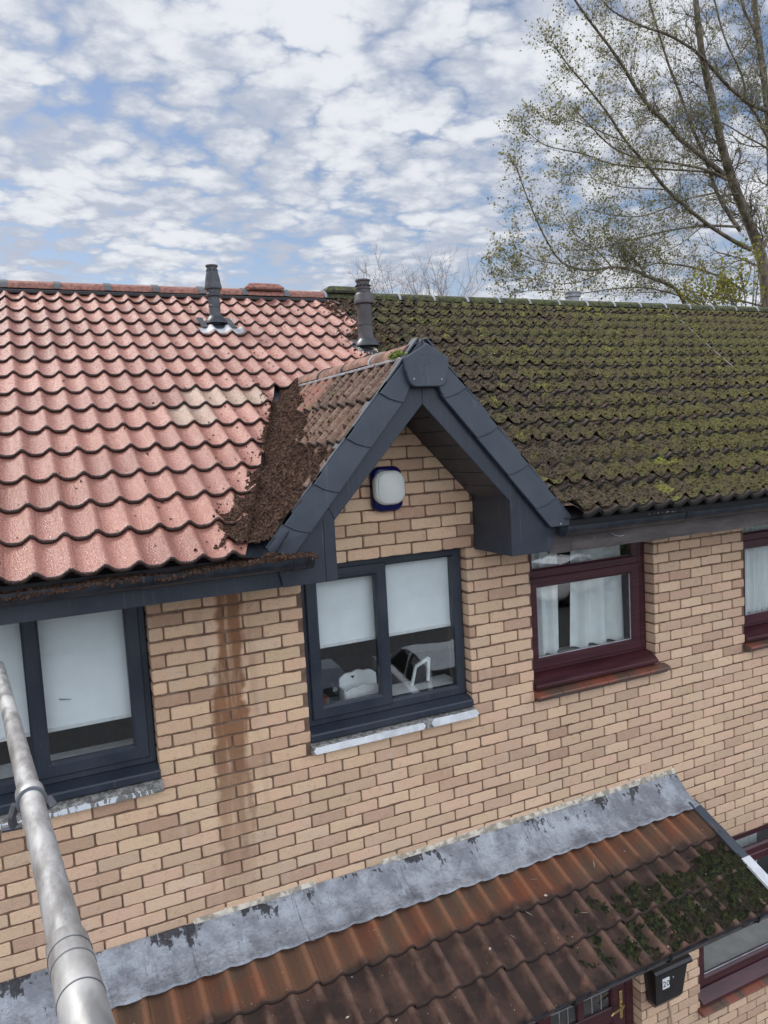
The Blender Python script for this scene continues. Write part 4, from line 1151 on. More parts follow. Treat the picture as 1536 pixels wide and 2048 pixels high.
# curtains
def curtain(x0, x1, z0, z1, y, lab, amp=.022, per=.075, group=None, flare=0.0):
    n = int((x1-x0)/.006)+2; xs = np.linspace(0, 1, n); V = []; rg3 = np.random.RandomState(int(abs(x0*100)))
    ph = np.cumsum(1+.5*rg3.randn(n)*.3)*2*np.pi*.006/per
    hem = .012*np.sin(ph)
    for i, z in enumerate((z0, (z0+z1)/2, z1)):
        a = x0-(flare*(1-i/2)); c = x1+(flare*(1-i/2))*.3
        for t, p in zip(xs, ph): V.append((a+(c-a)*t, y+amp*math.sin(p)*(1.15-.2*i)+.006*math.sin(p*2.3+i), z+(.010*math.sin(p*1.0) if i == 0 else 0)))
    F = [(r*n+k, r*n+k+1, (r+1)*n+k+1, (r+1)*n+k) for r in range(2) for k in range(n-1)]
    o = mesh('curtain', V, F, 'curtain', None, True); tag(o, lab, 'curtain', group); return o
CG = 'pale curtains in the maroon windows'
curtain(1.86, 2.10, .235, 1.12, .21, 'pale narrow curtain at the left of the maroon window by the gable', group=CG, per=.11)
curtain(2.25, 2.70, .235, 1.12, .23, 'pale wide curtain right of the dark gap in the maroon window by the gable', group=CG, per=.16, flare=.04, amp=.03)
curtain(3.88, 5.0, .235, 1.12, .22, 'pale net curtain in the maroon window at the right edge', group=CG, per=.075)
curtain(3.26, 4.15, -2.28, -1.55, .20, 'short pleated net curtain in the wide ground floor window', group=CG, per=.06, amp=.018)

# things on the middle window board
t = thing('shelf_unit', 'small white wooden shelf unit with scalloped top and a heart cut-out', 'ornament', (.43, .2, .20))
def scallop(x0, x1, z0, z1, n=16):
    P = [(x0, z0)]
    for k in range(n*2+1):
        u = k/(n*2); x = x0+(x1-x0)*u
        zz_ = z1-.035+.035*math.sin(math.pi*u)**.7+.010*abs(math.sin(3*math.pi*u)); P.append((x, zz_))
    P.append((x1, z0)); return P
def heart(cx, cz, s_, n=20):
    P = []
    for k in range(n):
        a = 2*math.pi*k/n; P.append((cx+s_*16*math.sin(a)**3/16, cz+s_*(13*math.cos(a)-5*math.cos(2*a)-2*math.cos(3*a)-math.cos(4*a))/16))
    return P
b = MB(); b.prism(scallop(.335, .60, .20, .375)[::-1], .255, .268); b.make('back_panel', 'white_item', t)
b = MB(); b.prism(scallop(.335, .60, .20, .300)[::-1], .165, .177); b.make('front_panel', 'white_item', t)
b = MB(); b.prism(heart(.43, .345, .012)[::-1], .2535, .2552); b.make('heart', 'black_ink', t)
b = MB(); b.box(.33, .342, .165, .268, .20, .295, .002); b.make('side_panel', 'white_item', t)
t = thing('glass_jar', 'clear glass jar left of the white shelf unit', 'jar', (.285, .23, .20))
b = MB(); b.lathe((.285, .23, .201), [(.034, 0), (.038, .01), (.038, .10), (.030, .118), (.033, .125)], 20); o = smooth_by_angle(b.make('jar_body', mat('jar_glass', lambda q, p: f_glass(q, p, (.75, .82, .85))), t))
t = thing('flower_pot', 'terracotta flower pot at the left corner of the middle window', 'flower pot', (.185, .22, .20))
b = MB(); b.lathe((.185, .22, .201), [(.032, 0), (.044, .05), (.048, .05), (.048, .066), (.040, .066), (.038, .05)], 20); smooth_by_angle(b.make('pot', 'terracotta', t))
b = MB(); b.lathe((.185, .22, .20), [(.0375, .05), (.001, .052)], 16); b.make('pot_soil', 'soil', t)
t = thing('photo_frame', 'white angular picture frame standing behind the right pane', 'picture frame', (.93, .24, .20))
b = MB()
for (xa, za, xb, zb) in ((.86, .205, .895, .33), (.895, .33, 1.0, .375), (1.0, .375, .985, .215)):
    d = Vector((xb-xa, 0, zb-za)).normalized(); nn = Vector((-d.z, 0, d.x))*.010
    P = [(xa+nn.x, za+nn.z), (xb+nn.x, zb+nn.z), (xb-nn.x, zb-nn.z), (xa-nn.x, za-nn.z)]; b.prism(P, .24, .256, b=.002)
b.make('frame', 'white_item', t)
b = MB(); b.prism([(.87, .21), (.90, .325), (.992, .365), (.978, .215)], .258, .262); b.make('picture', 'dark_item', t)
tag(mesh('handle_bar', *(lambda q_: (q_.V, q_.F))((lambda bb: (bb.tube([(-1.372, .155, .585), (-1.335, .13, .575), (-1.285, .11, .572)], [.004, .005, .002], 8), bb)[1])(MB())), 'strap'), 'thin metal window stay showing against the white blind', 'window stay')

# ------------------------------------------------------------------ alarm box
t = thing('alarm_box', 'white and navy intruder alarm box on the gable brickwork', 'alarm box', (.625, 0, 1.43))
def rrect(x0, x1, z0, z1, r, n=5, sq=1.0):
    P = []
    for cx, cz, a0 in ((x1-r, z1-r*sq, 0), (x0+r, z1-r*sq, 90), (x0+r, z0+r*sq, 180), (x1-r, z0+r*sq, 270)):
        for k in range(n+1):
            a = R(a0+90*k/n); P.append((cx+r*math.cos(a), cz+r*sq*math.sin(a)))
    return P
b = MB(); b.prism(rrect(.516, .722, 1.440, 1.722, .066, 8, .8)[::-1], -.052, .001, b=.016); smooth_by_angle(b.make('backplate', 'alarm_blue', t), 60)
b = MB(); b.prism(rrect(.516, .727, 1.484, 1.694, .080, 8, .9)[::-1], -.082, -.045, b=.014); b.prism(rrect(.536, .710, 1.492, 1.684, .06, 8)[::-1], -.0865, -.08, b=.004)
smooth_by_angle(b.make('cover', 'alarm_white', t), 60)
b = MB(); b.lathe((.523, -.050, 1.60), [(.005, -.002), (.005, .003)], 10, axis=Vector((-1, 0, 0))); b.make('screw', 'strap', t)

# ------------------------------------------------------------------ porch roof
pr_ = thing('porch_roof', 'lean-to porch roof with lead flashing above brown and orange tiles', 'porch roof', (.2, -.5, -1.4))
PS = .48; PA = math.atan(PS); PC, PSN = math.cos(PA), math.sin(PA); PG = .292
XPR0, XPR1 = -4.0, 2.965
def mp_p(u, s, h): return (u, -.945+s*PC-h*PSN, -.932-.945*PS-.018+s*PSN+h*PC)
rp = random.Random(21)
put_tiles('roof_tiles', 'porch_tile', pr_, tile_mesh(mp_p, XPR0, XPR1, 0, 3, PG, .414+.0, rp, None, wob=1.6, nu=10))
b = MB(); b.add([(XPR0, -.93, -1.40), (XPR1+.05, -.93, -1.40), (XPR1+.05, -.02, -.965), (XPR0, -.02, -.965)], [(0, 1, 2, 3)])
b.add([(XPR0, -.93, -1.412), (XPR1+.05, -.93, -1.412), (XPR1+.05, -.02, -1.412), (XPR0, -.02, -1.412)], [(3, 2, 1, 0)])
b.add([(XPR1+.05, -.93, -1.40), (XPR1+.05, -.02, -.965), (XPR1+.05, -.02, -1.412)], [(0, 2, 1)]); b.make('underlay', 'ridge_dark', pr_)
# lead flashing in lapped sheets: upstand at the wall, dressed over the top course
lap = [-4.0, -2.2, -.80, -.13, .555, 2.985]
for i, (xa, xb) in enumerate(zip(lap[:-1], lap[1:])):
    xa -= .03; nx = int((xb-xa)/.012)+1; xs = np.linspace(xa, xb, nx); prof = [(-.006, -.826), (-.030, -.842), (-.075, -.895), (-.120, -.945), (-.165, -.985), (-.195, -1.008), (-.215, -1.022), (-.232, -1.034)]
    V = []; n = len(prof); lift = .004*(i % 2)
    for k, (yy, zz_) in enumerate(prof):
        f = k/(n-1)
        w_ = (.018+.50*wave((xs-.414)/WV))*max(0, (f-.35)/.65)
        dn = (fbm(xs, xs*0+k*.35, 7, 4, 31+i)-.5)*.016*min(1, f*4)
        edge = (fbm(xs, xs*0+5, 5, 3, 4)-.5)*.02*(f > .99)
        slant = (xs*0+(.0 if i < 4 else 0))
        V.append(np.stack([xs+.020*f*(1 if True else 0), yy-(w_+dn+lift+.012*f)*PSN+edge*.6, zz_+(w_+dn+lift+.010*f)*PC-edge*.3], -1))
    V = np.concatenate(V); F = [(r*nx+k, r*nx+k+1, (r+1)*nx+k+1, (r+1)*nx+k)[::-1] for r in range(n-1) for k in range(nx-1)]
    Vb = V-np.array([0, .0, .004]); nV = len(V)
    F += [tuple(j+nV for j in f)[::-1] for f in list(F)]
    r = n-1; F += [(r*nx+k, r*nx+k+1, nV+r*nx+k+1, nV+r*nx+k)[::-1] for k in range(nx-1)]
    F += [(q_*nx+nx-1, (q_+1)*nx+nx-1, nV+(q_+1)*nx+nx-1, nV+q_*nx+nx-1) for q_ in range(n-1)]
    mesh('lead_flashing', np.concatenate([V, Vb]), F, 'lead', pr_, True)
# cream pointing smeared along the top of the lead
xs = np.arange(-4, 2.99, .015)
tk = .008+.020*np.clip(fbm(xs, xs*0, 2.2, 4, 77)-.25, 0, 1); tk = np.where(xs > .9, tk+.006, tk); tk = np.where((xs < -.75)|((xs > .0) & (xs < .45)), -.012, tk)
V = []; F = []
for x, t_ in zip(xs, tk): V += [(x, .006, -.815+t_*1.1), (x, -.004, -.818+t_*.8), (x, -.013-t_*.35, -.830), (x, -.012, -.846)]
for i in range(len(xs)-1):
    a = 4*i; F += [(a+k, a+k+1, a+5+k, a+4+k) for k in range(3)]
mesh('cream_pointing', V, F, 'pointing', pr_, True)
# verge trim on the right end: lapped dark units, the lowest one pale
for i, (s0, s1, m) in enumerate(((.60, .86, 'verge'), (.325, .615, 'verge'), (-.03, .34, 'white_paint'))):
    b = MB()
    for (h0, h1, x0, x1) in ((.0, .066, XPR1+.005, XPR1+.05), (.058, .068, XPR1-.03, XPR1+.05)):
        V = []
        for s_ in (s0, s1):
            for hh, xx in ((h0-.05 if h0 == 0 else h0, x0), (h0-.05 if h0 == 0 else h0, x1), (h1+.004*i, x1), (h1+.004*i, x0)):
                V.append(mp_p(xx, s_, hh-.012))
        b.add(V, [(0, 1, 2, 3), (7, 6, 5, 4), (0, 4, 5, 1), (1, 5, 6, 2), (2, 6, 7, 3), (3, 7, 4, 0)])
    o = b.make('verge_trim', m, pr_)
    if m == 'white_paint': tag(o, 'pale lowest verge trim')
wavy_fascia(XPR0, XPR1+.05, -.90, -1.495, -1.40, 'old_fascia', pr_)
wavy_fascia(.9, 1.95, -.918, -1.425, -1.375, mat('orange_board', lambda q, p: dict(c=q.mix(q.ss(q.noise(p, 12, 4), .4, .6), (.30, .11, .03), (.18, .06, .02)), r=.7)), pr_, .003, 'eaves_board')
b = MB(); b.box(XPR0, XPR1+.05, -.88, -.0, -1.49, -1.48, .001); b.make('porch_soffit', 'old_fascia', pr_)
pg = gutter(XPR0, XPR1+.10, -.958, -1.370, .036, pr_, False, True, (1.30, 1.75, 2.75))
tag(pg, 'black gutter along the porch roof')
for x in (1.18, 1.92, 2.70):
    b = MB(); b.tube([(x, -.905, -1.44), (x, -.95, -1.432), (x, -.99, -1.410), (x, -1.003, -1.368)], .007, 6)
    b.make('gutter_bracket', 'black_metal', pg)

# ------------------------------------------------------------------ front door below the porch
fd = thing('front_door', 'maroon front door with leaded glazing and brass handle under the porch roof', 'door', (1.7, .1, ZG))
b = MB(); frame_rect(b, .91, 2.59, ZG+.02, -1.56, .07, .08, .16); b.box(1.60, 1.66, .085, .15, ZG+.08, -1.62, .004); b.make('door_frame', 'maroon', fd)
b = MB(); frame_rect(b, 1.665, 2.50, ZG+.05, -1.63, .13, .070, .12); 
b.box(1.77, 2.40, .080, .11, -2.75, -2.62, .006); b.box(2.04, 2.10, .078, .112, -2.62, -1.76, .005); b.box(1.78, 2.39, .095, .11, ZG+.17, -2.75, .003)
b.make('door_leaf', 'maroon', fd)
for xa, xb in ((1.795, 2.04), (2.10, 2.37)):
    b = MB(); b.box(xa, xb, .098, .102, -2.62, -1.76, .0005); b.make('door_glass', 'glass', fd)
    b = MB()
    for k in range(1, 3): x = xa+(xb-xa)*k/3; b.box(x-.003, x+.003, .0955, .098, -2.615, -1.765, .0005)
    for k in range(1, 6): z = -2.62+.86*k/6; b.box(xa+.002, xb-.002, .0950, .0975, z-.003, z+.003, .0005)
    b.make('lead_cames', 'strap', fd)
b = MB(); b.box(2.435, 2.465, .060, .070, -2.73, -2.50, .004); b.tube([(2.45, .062, -2.60), (2.45, .030, -2.60), (2.43, .020, -2.60), (2.34, .020, -2.615), (2.32, .024, -2.635)], .009, 10)
b.make('door_handle', 'brass', fd)
b = MB(); b.box(1.0, 1.6, .11, .115, ZG+.15, -1.64, .001); b.make('side_light', 'glass', fd)
b = MB(); V = [(x, y, z) for x in (.9, 2.62) for y in (.17, 1.8) for z in (ZG+.02, -1.54)]
b.add(V, [(2, 3, 7, 6), (0, 1, 3, 2), (4, 6, 7, 5), (0, 2, 6, 4), (1, 5, 7, 3)]); b.make('hall_lining', 'room', fd)

# ------------------------------------------------------------------ letterbox
mb = thing('letterbox', 'black metal letterbox numbered 20 on the brick pier beside the door', 'letterbox', (2.78, -.05, -2.62))
def ptc(u, v, Y): p = atY(u, v, Y); return p
X0, X1, ZT, ZBm, D_ = 2.615, 2.955, -2.30, -2.64, .14
b = MB()   # tapered body
V = []
for (z, w0, w1, d) in ((ZBm, X0+.055, X1-.045, .070), (ZBm+.05, X0+.035, X1-.03, .105), (ZT-.03, X0+.004, X1-.004, .135), (ZT, X0, X1, .138)):
    V += [(w0, -.002, z), (w1, -.002, z), (w1, -d, z), (w0, -d, z)]
F = [(3, 2, 1, 0)[::-1], (12, 13, 14, 15)[::-1]]
for r in range(3):
    for i in range(4): F.append((r*4+i, r*4+(i+1) % 4, r*4+4+(i+1) % 4, r*4+4+i)[::-1])
b.add(V, F); b.make('body', 'black_metal', mb)
b = MB()   # pitched lid with overhang
V = []
for (x0, x1) in ((X0-.022, X1+.022),):
    for (yy, zz_) in ((.0, ZT+.085), (-.150, ZT+.030), (-.165, ZT+.012), (-.165, ZT-.004), (0, ZT-.004)): V += [(x0, yy, zz_), (x1, yy, zz_)]
F = [(2*i, 2*i+1, 2*((i+1) % 5)+1, 2*((i+1) % 5))[::-1] for i in range(5)]+[(0, 2, 4, 6, 8), (9, 7, 5, 3, 1)]
b.add(V, F); lid = b.make('lid', 'black_metal', mb)
b = MB(); nseg = 14   # raised scroll on the lid
b.tube([(X0+.09+.14*k/nseg, -.075-.035*math.sin(math.pi*k/nseg), ZT+.066-.018*math.sin(math.pi*k/nseg)) for k in range(nseg+1)], .010, 6); b.make('lid_scroll', 'black_metal', lid)
b = MB(); b.box(X0+.06, X1-.06, -.1395, -.1345, ZT-.030, ZT-.018, .001); b.make('slot', 'black_ink', mb)
b = MB(); b.box(X0+.078, X0+.148, -.1355, -.1285, ZT-.155, ZT-.070, .001); lb = b.make('number_plate', 'label', mb)
fc = bpy.data.curves.new('num', 'FONT'); fc.body = '20'; fc.size = .066; fc.extrude = .0006; fc.align_x = 'CENTER'; fc.space_character = 1.12
fo = bpy.data.objects.new('num', fc); C.objects.link(fo)
bpy.context.view_layer.update()
me = bpy.data.meshes.new_from_object(fo.evaluated_get(bpy.context.evaluated_depsgraph_get())); bpy.data.objects.remove(fo)
tV = [(X0+.113+v.co.x, -.1366, ZT-.136+v.co.y) if v.co.z > 0 else (X0+.113+v.co.x, -.1352, ZT-.136+v.co.y) for v in me.vertices]
mesh('house_number', tV, [tuple(p.vertices) for p in me.polygons], 'black_ink', mb)
b = MB(); b.lathe((X0+.185, -.134, ZT-.085), [(.007, 0), (.007, .004), (.003, .005)], 12, axis=Vector((0, -1, 0))); b.make('lock', 'strap', mb)
cv = MB(); cv.tube([(2.84, -.03, -2.55), (2.865, -.012, -2.65), (2.90, -.012, -2.85), (2.93, -.012, -3.1)], .008, 8)
tag(cv.make('cable_sleeve', plain('cream_cable', (.5, .38, .27), .6)), 'cream cable running down the bricks below the letterbox', 'cable')

# ------------------------------------------------------------------ scaffold tube with couplers
st = thing('scaffold_tube', 'galvanised scaffold tube reaching from the camera towards the left window', 'scaffold pole', (-1.45, -2.5, 1.1))
pa, pb_ = Vector((-1.494, -2.117, 1.116)), Vector((-1.432, -3.104, 1.198)); d_ = (pb_-pa).normalized()
far = pa-d_*1.50; near = pb_+d_*1.1
b = MB(); b.tube([far+(near-far)*k/20 for k in range(21)], .02415, 32, cap=True); smooth_by_angle(b.make('tube', 'galv', st))
def ring(c, l, r, m, nm, par, bev=.003):
    b = MB(); prof = [(r*.9, -l/2), (r-bev, -l/2), (r, -l/2+bev), (r, l/2-bev), (r-bev, l/2), (r*.9, l/2)]
    b.tube_prof(Vector(c), d_, prof, 36, 0); return smooth_by_angle(b.make(nm, m, par), 50)
c1 = pa+d_*.415
cp = ring(c1, .060, .0298, 'galv', 'coupler', st); ring(c1+d_*.032, .006, .0312, 'rubber', 'coupler_band', cp)
b = MB()
b.tube([c1+Vector((-.030, 0, -.010)), c1+Vector((-.040, .0, -.035)), c1+Vector((-.040, .005, -.060))], .009, 8); b.tube([c1+Vector((-.062, .005, -.060)), c1+Vector((-.022, .005, -.062))], .008, 8)
b.make('coupler_bolt', 'galv_dark', cp)
b = MB(); b.tube([c1+Vector((.030, .0, -.012)), c1+Vector((.040, -.01, -.030))], .013, 10); b.make('coupler_nut', 'galv_dark', cp)
c2 = pb_+d_*.185
cq = ring(c2+d_*.10, .350, .0282, 'galv', 'sleeve', st)
ring(c2-d_*.038, .0035, .0289, 'rubber', 'sleeve_band', cq); ring(c2-d_*.002, .0025, .0287, 'rubber', 'sleeve_band', cq)
ring(c2+d_*.075, .0035, .0289, 'rubber', 'sleeve_band', cq)


# ------------------------------------------------------------------ moss, debris and leaf litter
ICO_V = None
def ico():
    t = (1+5**.5)/2
    V = np.array([(-1, t, 0), (1, t, 0), (-1, -t, 0), (1, -t, 0), (0, -1, t), (0, 1, t), (0, -1, -t), (0, 1, -t), (t, 0, -1), (t, 0, 1), (-t, 0, -1), (-t, 0, 1)], float)
    V /= np.linalg.norm(V[0])
    F = np.array([(0, 11, 5), (0, 5, 1), (0, 1, 7), (0, 7, 10), (0, 10, 11), (1, 5, 9), (5, 11, 4), (11, 10, 2), (10, 7, 6), (7, 1, 8), (3, 9, 4), (3, 4, 2), (3, 2, 6), (3, 6, 8), (3, 8, 9), (4, 9, 5), (2, 4, 11), (6, 2, 10), (8, 6, 7), (9, 8, 1)])
    return V, F
IV, IF = ico()
def crumbs(P, size, rs, flat=.6):
    """many little irregular lumps at points P"""
    n = len(P); s = size*(.5+rs.rand(n)**2*1.3)
    A = rs.randn(n, 3, 3); Q_, _ = np.linalg.qr(A)
    V = IV[None]*(1+.35*rs.randn(n, 12, 1)); V = V*np.array([1, .8, flat]); V = np.einsum('nij,nkj->nki', Q_, V)*s[:, None, None]+P[:, None, :]
    F = IF[None]+12*np.arange(n)[:, None, None]
    return V.reshape(-1, 3), F.reshape(-1, 3).tolist()
def hfield(fx, x0, x1, y0, y1, res, thick):
    """sheet over plan grid: fx(X,Y)->base z, thick(X,Y)->thickness (negative = hidden); keeps only faces that show"""
    nx, ny = int((x1-x0)/res)+1, int((y1-y0)/res)+1
    X, Y = np.meshgrid(np.linspace(x0, x1, nx), np.linspace(y0, y1, ny)); T = thick(X, Y); Z = fx(X, Y)+T
    V = np.stack([X, Y, Z], -1).reshape(-1, 3)
    k = ((T[:-1, :-1] > -.004)|(T[1:, 1:] > -.004)) & (T[:-1, :-1] > -.2) & (T[1:, 1:] > -.2) & (T[:-1, 1:] > -.2) & (T[1:, :-1] > -.2); i = (np.arange(nx-1)[None, :]+nx*np.arange(ny-1)[:, None])[k]
    Fq = np.stack([i, i+1, i+1+nx, i+nx], -1)
    us, inv = np.unique(Fq, return_inverse=True)
    return V[us], inv.reshape(Fq.shape).tolist()
def main_surface(X, Y, phase, g=G, th=.027):
    S_ = (Y-YE)/CT; j = np.floor((S_+.03)/g); fr = S_-j*g
    lift = th*(1-(fr+.03)/(g+.05)); return zroof(Y)+(wave((X-phase)/WV)+lift)*CT+(wave((X-phase)/WV)+lift)*ST*TT
def edge_dist(Y, g=G):
    S_ = (Y-YE)/CT; return (S_+.03)-g*np.floor((S_+.03)/g)
def moss_t(X, Y):
    e = edge_dist(Y)
    n1 = fbm(X, Y, 1.1, 3, 41); n2 = fbm(X, Y, 9, 4, 42); n3 = fbm(X, Y, 34, 3, 43, .65)
    t = .004+.034*(n2-.30)+.020*(n1-.4)+.017*(n3-.5)
    t = t+.008*np.exp(-((X-1.9)/.6)**2)
    # the fronts of the courses stay open as dark ragged steps; moss thins right behind the lip
    t = t+.008*np.exp(-((e-.03)/.03)**2)
    t = np.where(e > G-.05, t-.016*(e-(G-.05))/.05, t)
    t = np.where(e > G-.009+.03*np.minimum(0, n2-.52)+.02*(n3-.5), -1, t)
    vx = vr0.x+(Y-vr0.y)*rd.x/rd.y
    t = np.where(X < vx-.0, -1, t)
    t = np.where((Y > YE+JS*G*CT) & (X < np.where(Y > YE+10*G*CT, 1.77, XP-.02)+.10*(fbm(X, Y, 6, 3, 9)-.5)), -1, t)
    t = np.where(Y > YRG-.11, -1, t); t = np.where(Y < YE-G*CT-.035, -1, t)
    return t
rs = np.random.RandomState(5)
MS = lambda X, Y: main_surface(X, Y, PH+.07, G, .038)
V1, F1 = hfield(MS, .9, 4.6, -.58, YRG-.1, .0115, moss_t)
V2, F2 = hfield(MS, 4.588, RX1, -.58, YRG-.1, .020, moss_t)
F2 = [tuple(i+len(V1) for i in f) for f in F2]
# crumbs on the moss
n = 52000; xx = 1.0+8.5*rs.rand(n)**1.5; yy = -.56+(YRG-.1+.56)*rs.rand(n); tt = moss_t(xx, yy); k = tt > .0
P = np.stack([xx, yy, MS(xx, yy)+tt+.002], -1)[k]
n = 26000; xx = .9+8*rs.rand(n)**1.4; jj = rs.randint(0, JN, n); hang = rs.rand(n); ye_ = YE+(jj*G-.03)*CT
cl_ = fbm(xx, jj*3.7, 6, 3, 93); k2 = (rs.rand(n) < np.clip((cl_-.40)*5, 0, 1)) & (xx > np.where(jj >= JS, XP, vr0.x+(ye_-vr0.y)*rd.x/rd.y+.03))
P2 = np.stack([xx, ye_-.004-.006*rs.rand(n)+.012*(1-hang)*0, MS(xx, ye_+.004)-.036*hang+.004], -1)[k2]; P = np.concatenate([P, P2])
V3, F3 = crumbs(P, .0085, rs); F3 = [tuple(i+len(V1)+len(V2) for i in f) for f in F3]
VM = np.concatenate([V1, V2, V3]); mo = mesh('roof_moss', VM, [tuple(f) for f in F1]+F2+F3, 'moss', None, True); tag(mo, 'thick brown and green moss over the right roof', 'moss', kind='stuff'); attr(mo, 'edge', np.exp(-((edge_dist(VM[:, 1]))/.085)), 'FLOAT')

# debris in the valley and over the dormer's left slope
DPH = .02
def dorm_surface(X, Y):
    s_ = (X-(XD-RT))*DL-.105; j = np.floor((s_+.03)/gd); fr = s_-j*gd; lift = .025*(1-(fr+.03)/(gd+.05))
    return ZD-TD*np.abs(X-XD)+(wave((Y-DPH)/WV)+lift)*DL
def deb_base(X, Y):
    zm = zroof(Y)-.005; zd = dorm_surface(X, Y)
    zm = np.where(X < vl0.x+(Y-vl0.y)*vd.x/vd.y-.0, main_surface(X, Y, PH), zm)
    return np.maximum(zm, zd)
def deb_t(X, Y):
    vx = -.0386+.4415*Y; dd = X-vx                      # + = up the dormer slope, - = towards the red tiles
    n2 = fbm(X, Y, 9, 4, 62); n3 = fbm(X, Y, 42, 3, 63, .6); n1 = fbm(X, Y, 3.1, 3, 64)
    front = np.clip((1.15-Y)/1.5, 0, 1)
    wide = .05+.23*front+.20*(n1-.5)
    up = 1-np.clip(dd, 0, 9)/wide
    dn = 1-np.clip(-dd-.02, 0, 9)/(.15+.15*np.clip(.35-Y, 0, 1)/.8+.16*(fbm(X, Y, 5.2, 4, 66)-.45))
    t = .060*np.clip(np.minimum(up, 1), -1, 1)*np.where(dd > 0, 1, np.clip(dn, -1, 1))
    t = np.where(dd < 0, .060*np.clip(dn, -1, 1), t)
    t = t-.010+.046*(n2-.42)+.026*(n3-.5)
    rail = (X > XD-.10); t = np.where(rail, -1, t)
    t = np.where((Y < -.50)|(Y > 1.72), -1, t)
    t = np.where((Y > 1.25), t-.05*(Y-1.25)/.4, t)
    t = np.where((Y < YFR-.02) & (X > -.26), -1, t)
    return t
V1, F1 = hfield(deb_base, -.62, .62, -.52, 1.72, .0075, deb_t)
n = 34000; xx = -.62+1.2*rs.rand(n); yy = -.50+2.2*rs.rand(n); tt = deb_t(xx, yy); k = tt > -.004
P = np.stack([xx, yy, deb_base(xx, yy)+np.maximum(tt, 0)+.003], -1)[k]; V3, F3 = crumbs(P, .0066, rs)
n = 15000; yy = YFR+.03+1.9*rs.rand(n); xx = -.1+.68*rs.rand(n); dens_ = (1-wave((yy-DPH)/WV)/.038)*fbm(xx, yy, 5, 3, 90)
k = (xx > -.0386+.4415*yy) & (xx < XD-.11) & (rs.rand(n) < dens_*.9); P = np.stack([xx, yy, dorm_surface(xx, yy)+.003], -1)[k]; V8, F8 = crumbs(P, .0058, rs)
# spilled crumbs: on the red tiles near the valley, below the right flue, in the left gutter
n = 5200; xx = -2.2+3.7*rs.rand(n); yy = -.54+4.0*rs.rand(n); vx = vl0.x+(yy-vl0.y)*vd.x/vd.y; dd = vx-xx
pr_keep = np.exp(-np.clip(dd, 0, 9)/.22)*.8+.018; k = (dd > 0) & (rs.rand(n) < pr_keep) & (xx < 1.5) & (yy < 3.4)
up_ = (yy > 1.7) & (xx > .3) & (xx < 1.55); k |= up_ & (rs.rand(n) < np.exp(-np.abs(xx-1.5)/.25)*.35)
P = np.stack([xx, yy, main_surface(xx, yy, PH)+.002], -1)[k]; V4, F4 = crumbs(P, .0062, rs)
# moss crumbs lying in the left gutter and hanging over the eaves
n = 15000; xx = -2.6+2.55*rs.rand(n)**.8; prof_ = fbm(xx, xx*0+2, 5, 4, 71)
yy = -.445-.10*rs.rand(n); top = ZGT-.018+.034*(prof_-.35)+.012*rs.rand(n)-.25*np.abs(yy+.490)**1.3+.02*np.exp(-((xx+.3)/.25)**2)
P = np.stack([xx, yy, top], -1); V5, F5 = crumbs(P, .0085, rs)
# packed debris at the dormer foot above the gutter end
n = 5000; xx = -.42+.36*rs.rand(n); yy = -.53+.12*rs.rand(n); P = np.stack([xx, yy, ZGT-.02+.05*rs.rand(n)*np.exp(-((xx+.30)/.12)**2)+.004], -1); V6, F6 = crumbs(P, .009, rs)
# smear between the red roof and the flue
n = 9000; xx = 1.30+.72*rs.rand(n); yy = 1.60+(YRG-1.75)*rs.rand(n); lim = np.where(yy > YE+10*G*CT, 1.76, 1.52)+.16*fbm(xx*0, yy, 5, 3, 8)-.08; wgt = np.exp(-np.clip(lim-xx, 0, 9)/.045)*(xx < 2.0)
k = rs.rand(n) < wgt; P = np.stack([xx, yy, main_surface(xx, yy, PH)+.004], -1)[k]; V7, F7 = crumbs(P, .0105, rs)
n0 = 0; VV = []; FF = []
for v, f in ((V1, F1), (V3, F3), (V8, F8), (V4, F4), (V5, F5), (V6, F6), (V7, F7)):
    VV.append(v); FF += [tuple(i+n0 for i in q_) for q_ in f]; n0 += len(v)
tag(mesh('moss_debris', np.concatenate(VV), FF, 'debris', None, False), 'loose brown moss debris filling the valley and left gutter', 'debris', kind='stuff')

# green moss tuft beside the ridge cap
n = 260; a = rs.randn(n, 3)*np.array([.008, .035, .010]); P = a+np.array([XD-.122, -.37, zr_+.012]); V3, F3 = crumbs(P, .0062, rs)
tag(mesh('moss_tuft', V3, F3, mat('bright_moss', lambda q, p: dict(c=q.mix(q.ss(q.noise(p, 60, 4), .4, .6), (.07, .10, .015), (.24, .30, .05)), r=1.0)), None), 'bright green moss tuft beside the ridge end cap', 'moss', kind='stuff')

# dark moss on the lower right of the porch roof
def porch_surface(X, Y):
    S_ = (Y+.945)/PC; j = np.floor((S_+.03)/PG); fr = S_-j*PG; lift = .025*(1-(fr+.03)/(PG+.05))
    h = wave((X-.414)/WV)+lift; return -.95+Y*PS+h/PC
def pm_t(X, Y):
    n1 = fbm(X, Y, 4, 3, 81); n2 = fbm(X, Y, 16, 4, 82); n3 = fbm(X, Y, 60, 3, 83, .6)
    w_ = np.clip((X-1.75)/.5, -1, 1)*np.clip((-.42-Y)/.14, -1, 1)
    w_ = np.minimum(np.clip((X-1.72)/.45, -1.5, 1), np.clip((-.50-Y)/.10+.6*(X-2.4), -1.5, 1))
    valley = 1-wave((X-.414)/WV)/.038
    t = -.022+.019*w_+.034*(n1-.42)+.040*(n2-.45)+.018*(n3-.5)+.016*valley
    t = np.where((Y < -.965)|(X > XPR1-.02)|(Y > -.30), -1, t); return t
V1, F1 = hfield(porch_surface, 1.2, XPR1, -.97, -.30, .007, pm_t)
